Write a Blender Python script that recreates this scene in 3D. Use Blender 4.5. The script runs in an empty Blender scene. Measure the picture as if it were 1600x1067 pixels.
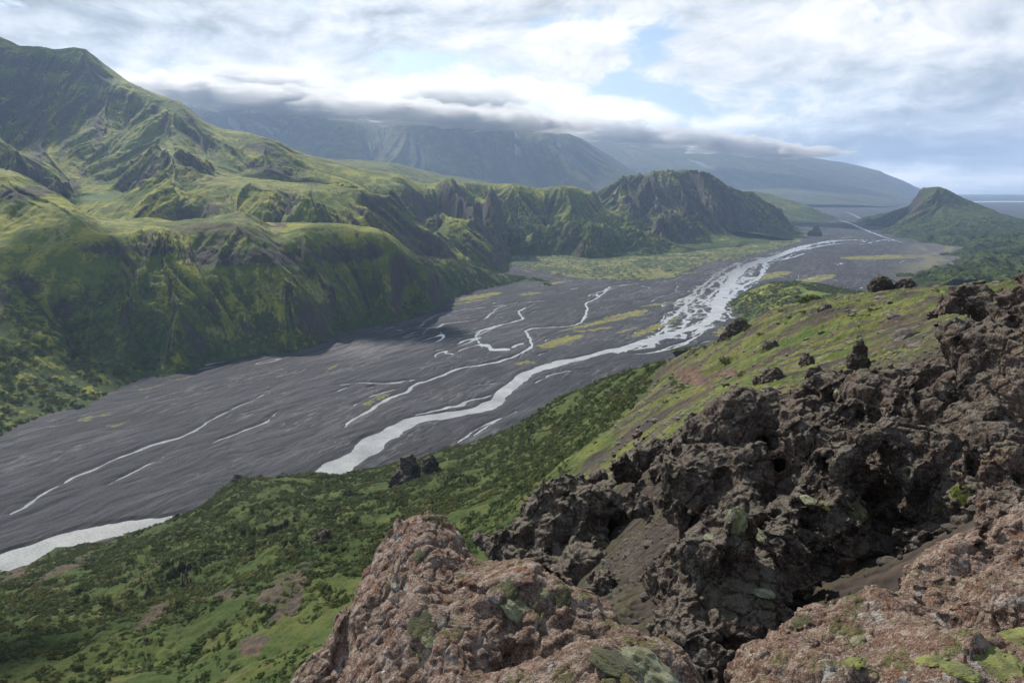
import bpy, math, random, time
import numpy as np
T0 = time.time()
Q = 1.0        # mesh fineness
SC = bpy.context.scene
R = math.radians
# ------------------------------------------------------------------ camera
H = 250.0                       # the viewpoint stands 250 m above the river plain
PITCH = R(12.7)
F = 1067.0                      # focal length in photo pixels (24 mm on 36 mm)
cd = bpy.data.cameras.new('camera'); cam = bpy.data.objects.new('camera', cd)
SC.collection.objects.link(cam); SC.camera = cam
cd.sensor_width = 36; cd.lens = 24.0; cd.clip_start = 0.1; cd.clip_end = 300000
cam.location = (0, 0, H); cam.rotation_euler = (math.pi/2 - PITCH, 0, 0)
# ------------------------------------------------------------------ light
SUN_AZ, SUN_EL = R(-34), R(38)          # azimuth measured from +Y towards +X
sunv = (math.cos(SUN_EL)*math.sin(SUN_AZ), math.cos(SUN_EL)*math.cos(SUN_AZ), math.sin(SUN_EL))
sd = bpy.data.lights.new('sun', 'SUN'); sun = bpy.data.objects.new('sun', sd); SC.collection.objects.link(sun)
sd.energy = 5.0; sd.angle = R(0.6); sd.color = (1.0, 0.93, 0.82)
import mathutils
sun.rotation_euler = mathutils.Vector(sunv).to_track_quat('Z', 'Y').to_euler()
sun.location = (0, 0, 3000)
SC.view_settings.view_transform = 'Standard'; SC.view_settings.look = 'None'
SC.view_settings.exposure = 0.42; SC.view_settings.gamma = 1.0
SC.cycles.max_bounces = 6; SC.cycles.diffuse_bounces = 2; SC.cycles.glossy_bounces = 2
SC.cycles.volume_bounces = 1; SC.cycles.transmission_bounces = 2; SC.cycles.transparent_max_bounces = 6
SC.cycles.use_denoising = True

# ------------------------------------------------------------------ node helper
class NT:
    def __init__(s, tree): s.t = tree; s.n = tree.nodes; s.l = tree.links
    def add(s, typ, ins=None, **kw):
        nd = s.n.new(typ)
        for k, v in kw.items(): setattr(nd, k, v)
        if ins:
            for k, v in ins.items(): s.put(nd.inputs[k], v)
        return nd
    def put(s, sock, v):
        if isinstance(v, bpy.types.NodeSocket): s.l.new(v, sock)
        elif isinstance(v, bpy.types.Node): s.l.new(v.outputs[0], sock)
        else: sock.default_value = v
    def m(s, op, a, b=0.0, c=0.0, clamp=False):
        nd = s.add('ShaderNodeMath', {0: a, 1: b, 2: c}, operation=op); nd.use_clamp = clamp
        return nd.outputs[0]
    def vm(s, op, a, b=(0, 0, 0)):
        nd = s.add('ShaderNodeVectorMath', {0: a, 1: b}, operation=op); return nd.outputs[0]
    def mr(s, v, a, b, c=0.0, d=1.0, smooth=True):
        nd = s.add('ShaderNodeMapRange', {'Value': v, 'From Min': a, 'From Max': b, 'To Min': c, 'To Max': d})
        nd.interpolation_type = 'SMOOTHSTEP' if smooth else 'LINEAR'; return nd.outputs[0]
    def mix(s, f, a, b, mode='MIX'):
        nd = s.n.new('ShaderNodeMix'); nd.data_type = 'RGBA'; nd.blend_type = mode
        s.put(nd.inputs[0], f)
        s.put(nd.inputs[6], a if not isinstance(a, tuple) else (*a[:3], 1)); s.put(nd.inputs[7], b if not isinstance(b, tuple) else (*b[:3], 1))
        return nd.outputs[2]
    def noise(s, vec, scale, detail=5, rough=0.55, out=0, **kw):
        nd = s.add('ShaderNodeTexNoise', {'Vector': vec, 'Scale': scale, 'Detail': detail, 'Roughness': rough}, **kw)
        return nd.outputs[out]

# ------------------------------------------------------------------ world: sky with a broken cloud deck
W = bpy.data.worlds.new("World"); SC.world = W; W.use_nodes = True
w = NT(W.node_tree); w.n.clear()
def px2azel(px, py):
    u = (px-800)/F; v = (533.5-py)/F
    x, y, z = u, math.cos(PITCH)+v*math.sin(PITCH), -math.sin(PITCH)+v*math.cos(PITCH)
    return math.atan2(x, y), math.atan2(z, math.hypot(x, y))
def build_world():
    sky = w.add('ShaderNodeTexSky', sky_type='NISHITA')
    sky.sun_disc = False; sky.sun_elevation = SUN_EL; sky.sun_rotation = SUN_AZ; sky.altitude = 300
    tc = w.add('ShaderNodeTexCoord').outputs['Generated']
    sep = w.add('ShaderNodeSeparateXYZ', {0: tc})
    x, y, z = sep.outputs
    az = w.m('ARCTAN2', x, y)
    el = w.m('ARCSINE', w.m('MINIMUM', w.m('MAXIMUM', z, -1.0), 1.0))
    # flat deck seen in perspective
    zz = w.m('ADD', w.m('MAXIMUM', z, 0.0), 0.10)
    deck = w.add('ShaderNodeCombineXYZ', {0: w.m('DIVIDE', x, zz), 1: w.m('DIVIDE', y, zz), 2: 0.0}).outputs[0]
    # heaped cloud coordinates (az, el)
    heap = w.add('ShaderNodeCombineXYZ', {0: az, 1: w.m('MULTIPLY', el, 2.1), 2: 0.3}).outputs[0]
    wob = w.noise(heap, 4.0, 3, 0.5, out=1)
    heapw = w.vm('ADD', heap, w.vm('MULTIPLY', w.vm('SUBTRACT', wob, (0.5, 0.5, 0.5)), (0.16, 0.16, 0.0)))
    nd1 = w.noise(deck, 0.9, 6, 0.50)
    nh1 = w.noise(heapw, 6.0, 10, 0.60)
    off = w.vm('ADD', heapw, (-0.020, 0.034, 0.0))
    nh2 = w.noise(off, 6.0, 6, 0.58)
    big = w.noise(heapw, 2.6, 3, 0.5)
    def bump(px, py, sx, sy, rot=0.0):
        a0, e0 = px2azel(px, py); sx /= F; sy /= F
        da = w.m('SUBTRACT', az, a0); de = w.m('SUBTRACT', el, e0)
        c, s_ = math.cos(rot), math.sin(rot)
        p = w.m('ADD', w.m('MULTIPLY', da, c/sx), w.m('MULTIPLY', de, s_/sx))
        q = w.m('ADD', w.m('MULTIPLY', da, -s_/sy), w.m('MULTIPLY', de, c/sy))
        r2 = w.m('ADD', w.m('MULTIPLY', p, p), w.m('MULTIPLY', q, q))
        return w.m('POWER', 2.718, w.m('MULTIPLY', r2, -0.5))
    def total(lst):
        acc = None
        for k, b in lst:
            t = w.m('MULTIPLY', bump(*b), k)
            acc = t if acc is None else w.m('ADD', acc, t)
        return acc
    # clear gaps
    gap = total(GAPS)
    cov = w.m('ADD', w.m('MULTIPLY', nd1, 0.30), w.m('MULTIPLY', nh1, 1.35))
    fine = w.noise(w.vm('ADD', heapw, w.vm('MULTIPLY', wob, (0.05, 0.05, 0.0))), 24.0, 6, 0.6)
    cov = w.m('ADD', cov, w.m('MULTIPLY', w.m('SUBTRACT', fine, 0.5), 0.55))
    cov = w.m('SUBTRACT', cov, gap)
    dens = w.mr(cov, 0.44, 0.72)
    dens = w.m('MAXIMUM', dens, w.mr(el, 0.26, 0.36))      # the deck closes overhead
    # brightness of the cloud
    br = w.m('ADD', 0.56, total(BRIGHT))
    shade = w.m('MULTIPLY', w.m('SUBTRACT', nh1, nh2), 2.0)
    br = w.m('ADD', br, shade)
    br = w.m('ADD', br, w.m('MULTIPLY', w.m('SUBTRACT', nd1, 0.5), 1.1))
    br = w.m('ADD', br, w.m('MULTIPLY', w.m('SUBTRACT', big, 0.5), 0.9))
    br = w.m('SUBTRACT', br, w.mr(el, 0.28, 0.70, 0.0, 0.62))      # dull underside of the deck overhead, dimmed to lower the fill light
    br = w.m('MINIMUM', w.m('MAXIMUM', br, 0.10), 1.12)
    cr = w.add('ShaderNodeValToRGB', {0: w.m('DIVIDE', br, 1.2)})
    e = cr.color_ramp.elements
    e[0].position = 0.12; e[0].color = (0.22, 0.255, 0.295, 1)
    e[1].position = 0.95; e[1].color = (0.95, 0.925, 0.885, 1)
    k = cr.color_ramp.elements.new(0.40); k.color = (0.40, 0.44, 0.475, 1)
    k = cr.color_ramp.elements.new(0.62); k.color = (0.63, 0.665, 0.69, 1)
    skb = w.add('ShaderNodeBackground', {'Color': sky.outputs[0], 'Strength': 0.105})
    lowg = w.m('ADD', 1.0, w.m('MULTIPLY', w.mr(el, 0.02, 0.17, 1.0, 0.0), 0.55))     # the bank near the horizon is brightened to show through the haze
    clb = w.add('ShaderNodeBackground', {'Color': cr.outputs[0], 'Strength': lowg})
    mx = w.add('ShaderNodeMixShader', {0: dens, 1: skb.outputs[0], 2: clb.outputs[0]})
    out = w.add('ShaderNodeOutputWorld', {'Surface': mx.outputs[0]})
GAPS = [(0.30, (1035, 156, 62, 14, -0.25)), (0.22, (935, 140, 20, 8, 0.3)), (0.27, (735, 102, 70, 17)), (0.26, (1003, 80, 44, 20, 0.9)), (0.20, (880, 45, 50, 14)), (0.16, (640, 90, 60, 12))]
BRIGHT = [(0.34, (760, 160, 480, 28)), (0.26, (560, 110, 330, 50)), (0.24, (1120, 110, 200, 60)), (0.30, (1500, 40, 260, 50)), (-0.20, (90, 40, 190, 50)), (-0.16, (230, 30, 120, 25)), (-0.30, (330, 172, 110, 14)), (0.6, (1530, 277, 190, 9)),
          (-0.36, (620, 184, 150, 9)), (-0.26, (860, 206, 150, 8)), (-0.40, (1400, 232, 280, 22)), (-0.22, (1220, 100, 90, 24)), (-0.18, (1300, 150, 150, 22)), (0.25, (430, 130, 200, 40)), (0.12, (1150, 195, 130, 20))]
build_world()

# ------------------------------------------------------------------ numpy noise
U = np.uint32
def _ax(i, k): return i.astype(np.int32).view(np.uint32)*U(k)
def _fin(n):
    n ^= n >> U(13); n *= U(1274126177); n ^= n >> U(16); n *= U(2246822519); n ^= n >> U(15)
    return n
def _h(ix, iy, iz, seed):
    s = U((seed*974634777) & 0xFFFFFFFF)
    n = _ax(ix, 374761393)+_ax(iy, 668265263)
    if iz is not None: n += _ax(iz, 1274126177)
    return _fin(n+s)
_A = np.arange(1024, dtype=np.float32)*np.float32(2*np.pi/1024); _CT = np.cos(_A); _ST = np.sin(_A)
def noise2(x, y, seed=0):
    """gradient noise, about -1..1"""
    x = np.asarray(x, np.float64); y = np.asarray(y, np.float64)
    ix = np.floor(x); iy = np.floor(y)
    fx = (x-ix).astype(np.float32); fy = (y-iy).astype(np.float32)
    s = U((seed*974634777) & 0xFFFFFFFF)
    hx = (_ax(ix, 374761393)+s, ); hx = (hx[0], hx[0]+U(374761393)); hy = _ax(iy, 668265263); hy = (hy, hy+U(668265263))
    ux = fx*fx*(3-2*fx); uy = fy*fy*(3-2*fy)
    def g(dx, dy):
        h = _fin(hx[dx]+hy[dy]) & U(1023)
        return _CT[h]*(fx-dx)+_ST[h]*(fy-dy)
    a = g(0, 0); a += (g(1, 0)-a)*ux; c = g(0, 1); c += (g(1, 1)-c)*ux
    return (a+(c-a)*uy)*np.float32(1.5)
_B = (np.arange(1024, dtype=np.float32)/512-1)
def noise3(x, y, z, seed=0):
    ix = np.floor(x); iy = np.floor(y); iz = np.floor(z)
    fx = (x-ix).astype(np.float32); fy = (y-iy).astype(np.float32); fz = (z-iz).astype(np.float32)
    ux = fx*fx*(3-2*fx); uy = fy*fy*(3-2*fy); uz = fz*fz*(3-2*fz)
    s = U((seed*974634777) & 0xFFFFFFFF)
    a_ = _ax(ix, 374761393)+s; hx = (a_, a_+U(374761393)); b_ = _ax(iy, 668265263); hy = (b_, b_+U(668265263)); c_ = _ax(iz, 1274126177); hz = (c_, c_+U(1274126177))
    def g(dx, dy, dz):
        h = _fin(hx[dx]+hy[dy]+hz[dz])
        return _B[h & U(1023)]*(fx-dx)+_B[(h >> U(10)) & U(1023)]*(fy-dy)+_B[(h >> U(20)) & U(1023)]*(fz-dz)
    def lx(dy, dz):
        a = g(0, dy, dz); a += (g(1, dy, dz)-a)*ux; return a
    def ly(dz):
        a = lx(0, dz); a += (lx(1, dz)-a)*uy; return a
    a = ly(0); a += (ly(1)-a)*uz
    return a*np.float32(1.3)
def fbm2(x, y, o=4, seed=0, lac=2.03, g=0.5):
    s = 0; a = 1.0
    for i in range(o):
        s = s+a*noise2(x, y, seed+i*17); x = x*lac+3.1; y = y*lac-1.7; a *= g
    return s
def fbm3(x, y, z, o=4, seed=0, lac=2.03, g=0.5):
    s = 0; a = 1.0
    for i in range(o):
        s = s+a*noise3(x, y, z, seed+i*17); x = x*lac+3.1; y = y*lac-1.7; z = z*lac+0.9; a *= g
    return s
def ridged3(x, y, z, o=4, seed=0, lac=2.1, g=0.5):
    s = 0; a = 1.0
    for i in range(o):
        s = s+a*(1-2*np.abs(noise3(x, y, z, seed+i*17))); x = x*lac+3.1; y = y*lac-1.7; z = z*lac+0.9; a *= g
    return s
def sst(x, a, b):
    t = np.clip((x-a)/(b-a), 0, 1); return t*t*(3-2*t)
def lerp(a, b, t): return a+(b-a)*t
def rills(Xg, Yg, gx, gy, wl, length=3.0, seed=7, steps=9, warp=0.35):
    """ribs and gullies that run down the slope: noise smeared along the fall lines of a polar grid. about -1 (gully) .. 1 (rib)"""
    nv, nu = Xg.shape
    u0, u1 = Xg[0, 0]/Yg[0, 0], Xg[0, -1]/Yg[0, 0]; l0, l1 = math.log(Yg[0, 0]), math.log(Yg[-1, 0])
    N = noise2(Xg/wl, Yg/wl, seed)+0.45*noise2(Xg/wl*2.3, Yg/wl*2.3, seed+1)
    g = np.hypot(gx, gy)+1e-9; dx = (gx/g).astype(np.float32); dy = (gy/g).astype(np.float32)
    acc = N.astype(np.float32).copy(); cnt = 1.0
    st = wl*length/steps
    for sg in (1, -1):
        x = Xg.astype(np.float32).copy(); y = Yg.astype(np.float32).copy(); i = None
        ddx, ddy = dx, dy
        for k in range(steps):
            x = x+sg*st*ddx; y = y+sg*st*ddy
            j = np.clip(((x/y-u0)/(u1-u0)*(nu-1)+.5).astype(np.int32), 0, nu-1); i = np.clip(((np.log(np.maximum(y, 1))-l0)/(l1-l0)*(nv-1)+.5).astype(np.int32), 0, nv-1)
            ddx = dx[i, j]; ddy = dy[i, j]; wgt = 1-k/(steps+1.0)
            acc += N[i, j]*wgt; cnt += wgt
    acc /= acc.std()+1e-9
    r = 1-np.abs(acc)*1.25
    return np.clip(r, -1.3, 1)
# ------------------------------------------------------------------ places
def at(px, py, D):
    u = (px-800)/F; v = (533.5-py)/F
    t = D/(math.cos(PITCH)+v*math.sin(PITCH))
    return (u*t, D, H+t*(-math.sin(PITCH)+v*math.cos(PITCH)))
def gnd(px, py, z=0.0):
    u = (px-800)/F; v = (533.5-py)/F
    t = (H-z)/(math.sin(PITCH)-v*math.cos(PITCH))
    return (u*t, t*(math.cos(PITCH)+v*math.sin(PITCH)), z)
class RBF:
    """surface through chosen points, smooth in bearing and log-distance"""
    def __init__(s, pts, lam=1e-4, su=2.2):
        s.su = su
        P = []
        for p in pts:
            if len(p) == 2:
                X, Y, Z = gnd(*p)
                P.append((X/Y*su, math.log(Y*0.97), (-0.012*Y-H)/(Y*0.97)))     # the foot dips under the plain
            elif len(p) == 4: X, Y, Z = p[1]*p[2], p[2], p[3]
            else: X, Y, Z = at(*p)
            P.append((X/Y*su, math.log(Y), (Z-H)/Y))
        P = np.array(P); s.c = P[:, :2]; n = len(P)
        d = np.hypot(*(s.c[:, None, :]-s.c[None, :, :]).transpose(2, 0, 1))
        A = np.zeros((n+3, n+3)); A[:n, :n] = s.k(d)-lam*np.eye(n)
        A[:n, n] = 1; A[:n, n+1:] = s.c; A[n, :n] = 1; A[n+1:, :n] = s.c.T
        s.w = np.linalg.solve(A, np.concatenate([P[:, 2], [0, 0, 0]]))
    def k(s, d): return np.sqrt(d*d+0.0004)
    def __call__(s, X, Y):
        a = X/Y*s.su; b = np.log(Y); n = len(s.c)
        e = s.w[n]+s.w[n+1]*a+s.w[n+2]*b
        for i in range(n): e = e+s.w[i]*s.k(np.hypot(a-s.c[i, 0], b-s.c[i, 1]))
        return H+e*Y
def pgrid(u0, u1, Y0, Y1, nu, nv):
    nu = int(nu*Q); nv = int(nv*Q)
    U = np.linspace(u0, u1, nu); V = np.exp(np.linspace(math.log(Y0), math.log(Y1), nv))
    UU, VV = np.meshgrid(U, V); return UU*VV, VV          # rows = distance
def grid_normals(X, Y, Z):
    P = np.stack([X, Y, Z], -1)
    du = np.gradient(P, axis=1); dv = np.gradient(P, axis=0)
    n = np.cross(du, dv); n /= np.linalg.norm(n, axis=-1, keepdims=True)+1e-12
    n *= np.sign(n[..., 2:3]+1e-9)
    return n
def mesh_from(name, verts, quads, mat, attrs=None, smooth=True):
    me = bpy.data.meshes.new(name)
    nv = len(verts); nf = len(quads); k = quads.shape[1]
    me.vertices.add(nv); me.vertices.foreach_set('co', np.ascontiguousarray(verts, np.float32).ravel())
    me.loops.add(nf*k); me.loops.foreach_set('vertex_index', np.ascontiguousarray(quads, np.int32).ravel())
    me.polygons.add(nf); me.polygons.foreach_set('loop_start', np.arange(0, nf*k, k, dtype=np.int32))
    me.polygons.foreach_set('loop_total', np.full(nf, k, np.int32))
    me.polygons.foreach_set('use_smooth', np.full(nf, smooth, bool))
    me.update(calc_edges=True)
    for an, av in (attrs or {}).items():
        av = np.asarray(av, np.float32)
        if av.ndim == 2:
            if av.shape[1] == 3: av = np.concatenate([av, np.ones((nv, 1), np.float32)], 1)
            at_ = me.attributes.new(an, 'FLOAT_COLOR', 'POINT'); at_.data.foreach_set('color', av.ravel())
        else:
            at_ = me.attributes.new(an, 'FLOAT', 'POINT'); at_.data.foreach_set('value', av.ravel())
    if mat: me.materials.append(mat)
    return me
def link(name, me, **kw):
    o = bpy.data.objects.new(name, me); SC.collection.objects.link(o)
    for k, v in kw.items():
        if k != 'parent': o[k] = v
    if kw.get('parent'): o.parent = kw['parent']
    return o
def grid_obj(name, X, Y, Z, mat, attrs=None, keep=None, **kw):
    nv, nu = X.shape
    idx = np.arange(nv*nu).reshape(nv, nu)
    q = np.stack([idx[:-1, :-1], idx[:-1, 1:], idx[1:, 1:], idx[1:, :-1]], -1).reshape(-1, 4)
    V = np.stack([X, Y, Z], -1).reshape(-1, 3)
    A = {k: v.reshape(nv*nu, *v.shape[2:]) for k, v in (attrs or {}).items()}
    if keep is not None:
        kk = keep.reshape(-1); q = q[kk[q].any(1)]
        used = np.zeros(nv*nu, bool); used[q] = True
        mp = np.cumsum(used)-1; q = mp[q]; V = V[used]; A = {k: v[used] for k, v in A.items()}
    return link(name, mesh_from(name, V, q, mat, A), **kw)
def memo(key, fn): return fn()
def log(*a): print('[%.1fs]' % (time.time()-T0), *a)

# ------------------------------------------------------------------ materials
def mat_land(name, bump=1.0, scale=1.0, rough=0.95, var=0.35, bscale=0.5, spec=0.15):
    """land whose colour comes from ground cover worked out from slope and noise, with finer procedural grain"""
    m = bpy.data.materials.new(name); m.use_nodes = True; t = NT(m.node_tree); t.n.clear()
    co = t.add('ShaderNodeTexCoord').outputs['Object']
    ca = t.add('ShaderNodeAttribute', attribute_name='cover').outputs['Color']
    n1 = t.noise(co, bscale/scale, 6, 0.65)
    n2 = t.noise(co, bscale*0.15/scale, 4, 0.6)
    f = t.m('ADD', t.m('MULTIPLY', t.m('SUBTRACT', n1, 0.5), var*2.4), t.m('MULTIPLY', t.m('SUBTRACT', n2, 0.5), var*1.2))
    f = t.m('ADD', f, 1.0)
    col = t.vm('MULTIPLY', ca, t.add('ShaderNodeCombineXYZ', {0: f, 1: f, 2: f}).outputs[0])
    bm = t.add('ShaderNodeBump', {'Strength': min(1.0, bump), 'Distance': bump*1.2*scale, 'Height': n1})
    b = t.add('ShaderNodeBsdfPrincipled', {'Base Color': col, 'Roughness': rough, 'Normal': bm.outputs[0], 'Specular IOR Level': spec})
    t.add('ShaderNodeOutputMaterial', {'Surface': b.outputs[0]})
    return m
def mat_water():
    m = bpy.data.materials.new('glacial_water'); m.use_nodes = True; t = NT(m.node_tree); t.n.clear()
    co = t.add('ShaderNodeTexCoord').outputs['Object']
    n = t.noise(t.vm('MULTIPLY', co, (1.0, 1.8, 1.0)), 0.30, 3, 0.6)
    n2 = t.noise(co, 0.03, 4, 0.6); n3 = t.noise(t.vm('MULTIPLY', co, (1.0, 1.6, 1.0)), 0.55, 4, 0.7)
    col = t.mix(t.mr(t.m('ADD', t.m('MULTIPLY', n2, .5), t.m('MULTIPLY', n3, .5)), .36, .64), (0.19, 0.195, 0.20), (0.38, 0.385, 0.38))
    bm = t.add('ShaderNodeBump', {'Strength': 0.6, 'Distance': 0.06, 'Height': n})
    b = t.add('ShaderNodeBsdfPrincipled', {'Base Color': col, 'Roughness': 0.12, 'IOR': 1.33, 'Normal': bm.outputs[0], 'Specular IOR Level': 1.0})
    t.add('ShaderNodeOutputMaterial', {'Surface': b.outputs[0]})
    return m
C = lambda r, g, b: np.array([r, g, b], np.float32)
GRASS_Y = C(.235, .235, .036); GRASS = C(.080, .112, .020); SCRUB = C(.030, .052, .016); SCRUB_L = C(.060, .090, .028)
ROCK = C(.050, .045, .042); SCREE = C(.085, .068, .060); MEADOW = C(.27, .26, .085)
def cmix(a, b, t): return a+(b-a)*t[..., None]

# ------------------------------------------------------------------ where a point shows
def px_of(X, Y, Z):
    x = X; y = Y*math.cos(PITCH)-(Z-H)*math.sin(PITCH); z = Y*math.sin(PITCH)+(Z-H)*math.cos(PITCH)
    return 800+F*x/y, 533.5-F*z/y
def blobs_px(PX, PY, lst, wx=0, wy=0):
    o = 0
    for (x, y, sx, sy, rot) in lst:
        c, s = math.cos(rot), math.sin(rot); dx = PX-x+wx; dy = PY-y+wy
        o = np.maximum(o, np.exp(-((dx*c+dy*s)/sx)**2-((-dx*s+dy*c)/sy)**2))
    return o
# ------------------------------------------------------------------ river plain
def seg_field(X, Y, chans):
    """signed distance (m) to the nearest channel bank: negative inside water"""
    out = np.full(X.shape, 1e4, np.float32)
    for ch in chans:
        pts = [gnd(p[0], p[1])[:2]+(p[2]*0.5,) for p in ch]
        # smooth the traced line
        P = np.array(pts)
        if len(P) > 2:
            tt = np.arange(len(P)); k = np.linspace(0, len(P)-1, (len(P)-1)*4+1)
            def cr(v):
                i = np.clip(np.floor(k).astype(int), 0, len(P)-2); f = k-i
                p0 = v[np.maximum(i-1, 0)]; p1 = v[i]; p2 = v[i+1]; p3 = v[np.minimum(i+2, len(P)-1)]
                return 0.5*((2*p1)+(-p0+p2)*f+(2*p0-5*p1+4*p2-p3)*f*f+(-p0+3*p1-3*p2+p3)*f**3)
            P = np.stack([cr(P[:, 0]), cr(P[:, 1]), np.interp(k, tt, P[:, 2])], 1)
        lo = P[:, :2].min(0)-60; hi = P[:, :2].max(0)+60
        msk = (X > lo[0]) & (X < hi[0]) & (Y > lo[1]) & (Y < hi[1])
        x = X[msk]; y = Y[msk]; best = np.full(x.shape, 1e4)
        for a, b in zip(P[:-1], P[1:]):
            d = b[:2]-a[:2]; L = d@d+1e-9
            t = np.clip(((x-a[0])*d[0]+(y-a[1])*d[1])/L, 0, 1)
            dist = np.hypot(x-a[0]-t*d[0], y-a[1]-t*d[1])-(a[2]+(b[2]-a[2])*t)
            best = np.minimum(best, dist)
        out[msk] = np.minimum(out[msk], best)
    return out
MAIN = [(-90, 925, 30), (0, 884, 30), (60, 864, 30), (110, 846, 29), (160, 833, 27), (220, 824, 26), (290, 812, 26), (370, 793, 26), (450, 765, 26), (525, 730, 26), (565, 706, 25), (608, 678, 23), (655, 655, 22), (700, 648, 20), (760, 633, 20), (790, 612, 19), (820, 586, 19), (860, 571, 19),
        (920, 557, 18), (975, 545, 22), (1015, 532, 24), (1052, 520, 20), (1100, 507, 22), (1120, 488, 30), (1122, 470, 22), (1135, 452, 26), (1150, 430, 26), (1175, 412, 34), (1215, 400, 34), (1250, 387, 34), (1290, 378, 30), (1330, 375, 18), (1370, 377, 16), (1425, 380, 14)]
def v(*p, w=4): return [(a, b, (w*1.0+0.6)*(0.25 if k in (0, len(p)-1) and w < 6 else 1.0)) for k, (a, b) in enumerate(p)]
CH = [MAIN,
 v((20, 803), (60, 780), (100, 755), (150, 732), (220, 702), (280, 681), (330, 655), (380, 632), (413, 615), w=2.6),
 v((330, 693), (380, 675), (410, 660), (437, 643), w=2.0), v((165, 758), (210, 735), (255, 713), w=1.6),
 v((535, 667), (565, 648), (640, 606), (660, 597), (690, 588), (718, 575), (764, 569), (790, 563), (824, 546), (828, 535), (822, 522), (835, 514), (899, 508), (916, 494), (916, 473), (940, 464), (951, 449), (1000, 443), (1050, 438), (1065, 430), w=4.5),
 v((651, 647), (700, 636), (768, 618), w=5), v((550, 634), (590, 615), (617, 606), w=3), v((520, 604), (560, 600), (600, 600), (655, 594), w=3), v((517, 614), (545, 607), w=3.5), v((575, 606), (583, 605), w=4), v((600, 600), (625, 596), (655, 593), w=3),
 v((575, 511), (640, 510), (659, 509), (681, 492), (752, 481), (835, 471), (914, 470), w=5.5),
 v((620, 514), (681, 512), (700, 505), (756, 498), (766, 490), (775, 481), (800, 476), w=4.5), v((689, 524), (683, 514), w=4), v((662, 522), (668, 514), (690, 509), w=3), v((756, 544), (743, 531), (749, 520), (760, 512), (794, 505), (816, 498), (811, 488), (835, 473), w=4.5),
 v((720, 549), (738, 542), (756, 535), w=3), v((714, 525), (745, 520), (790, 515), w=2),
 v((711, 692), (737, 679), (764, 666), (803, 642), w=2.4), v((742, 681), (764, 671), (780, 657), w=2.0), v((905, 621), (940, 610), (985, 599), w=2), v((836, 597), (870, 583), (925, 576), w=2.6), v((733, 602), (760, 600), (785, 597), w=2.2), v((683, 579), (712, 572), w=2.5),
 v((722, 404), (760, 410), (800, 418), (850, 430), (900, 441), (945, 447), w=4.5),
 v((975, 553), (1015, 551), (1060, 541), (1090, 527), (1100, 510), w=5), v((1015, 552), (1063, 537), (1095, 533), w=4), v((1040, 505), (1080, 470), (1110, 445), (1150, 420), w=7), v((1075, 497), (1073, 470), (1090, 452), (1110, 437), (1135, 420), w=7), v((1065, 492), (1088, 488), (1078, 470), w=4),
 v((1120, 490), (1150, 455), (1190, 430), (1198, 410), (1225, 398), w=10), v((1100, 470), (1118, 455), (1140, 445), (1165, 437), w=6), v((1127, 432), (1150, 437), (1180, 433), w=6), v((1140, 470), (1135, 455), (1128, 440), (1145, 425), (1155, 415), w=9),
 v((1060, 430), (1110, 427), (1145, 415), (1180, 402), w=4), v((985, 470), (1030, 464), (1055, 455), (1056, 440), w=3),
 v((1292, 342), (1320, 346), (1356, 361), (1380, 370), (1410, 379), w=14), v((1319, 331), (1330, 334), (1345, 342), (1352, 350), w=22), v((1250, 352), (1290, 354), (1330, 360), w=10), v((1330, 375), (1350, 378), (1300, 382), (1230, 394), w=14), v((1180, 412), (1235, 403), (1255, 396), w=9), v((1290, 380), (1340, 382), (1390, 374), (1420, 378), w=10), v((1225, 366), (1290, 373), (1330, 370), w=8),
]
# belt of fine braids around the main river: (px, py, half width m)
BELT = [(960, 552, 10), (1020, 536, 24), (1065, 512, 50), (1095, 490, 75), (1115, 468, 85), (1140, 440, 80), (1170, 416, 70), (1215, 400, 55), (1260, 386, 50), (1320, 375, 40), (1390, 376, 40)]
FD = np.array([0.51, 0.86]); FD /= np.linalg.norm(FD)
def plain_side(X, Y): return X*FD[1]-Y*FD[0], X*FD[0]+Y*FD[1]      # across, along
def poly_mask(X, Y, blobs):
    """grass islands: list of (px,py,px2,py2,width m)"""
    s = np.full(X.shape, 1e4, np.float32)
    for b in blobs:
        a = np.array(gnd(b[0], b[1])[:2]); c = np.array(gnd(b[2], b[3])[:2]); d = c-a
        t = np.clip(((X-a[0])*d[0]+(Y-a[1])*d[1])/(d@d+1e-6), 0, 1)
        s = np.minimum(s, np.hypot(X-a[0]-t*d[0], Y-a[1]-t*d[1])-b[4]*0.5*(0.25+0.75*np.sqrt(np.clip(4*t*(1-t), 0, 1))))
    return s
GRASSP = [(845, 545, 905, 525, 34), (935, 505, 1010, 485, 36), (870, 520, 1010, 490, 16), (900, 520, 960, 512, 14), (1000, 480, 1080, 470, 20), (805, 572, 830, 566, 12), (570, 632, 605, 618, 12), (510, 578, 530, 571, 6), (610, 508, 660, 488, 3), (720, 470, 780, 458, 40), (700, 478, 760, 468, 16), (812, 462, 845, 458, 26), (850, 447, 880, 440, 30),
          (990, 527, 1060, 497, 22), (960, 522, 1000, 512, 10), (1170, 440, 1230, 425, 60), (1220, 450, 1300, 430, 60), (1120, 525, 1160, 505, 26), (1140, 530, 1150, 520, 12), (120, 660, 175, 648, 9), (160, 672, 200, 660, 4), (1050, 430, 1100, 425, 14), (220, 612, 260, 600, 5), (270, 585, 320, 570, 5), (255, 598, 300, 590, 3), (1320, 405, 1440, 400, 120), (1150, 475, 1170, 455, 20)]
FOOT_L = None
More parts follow.
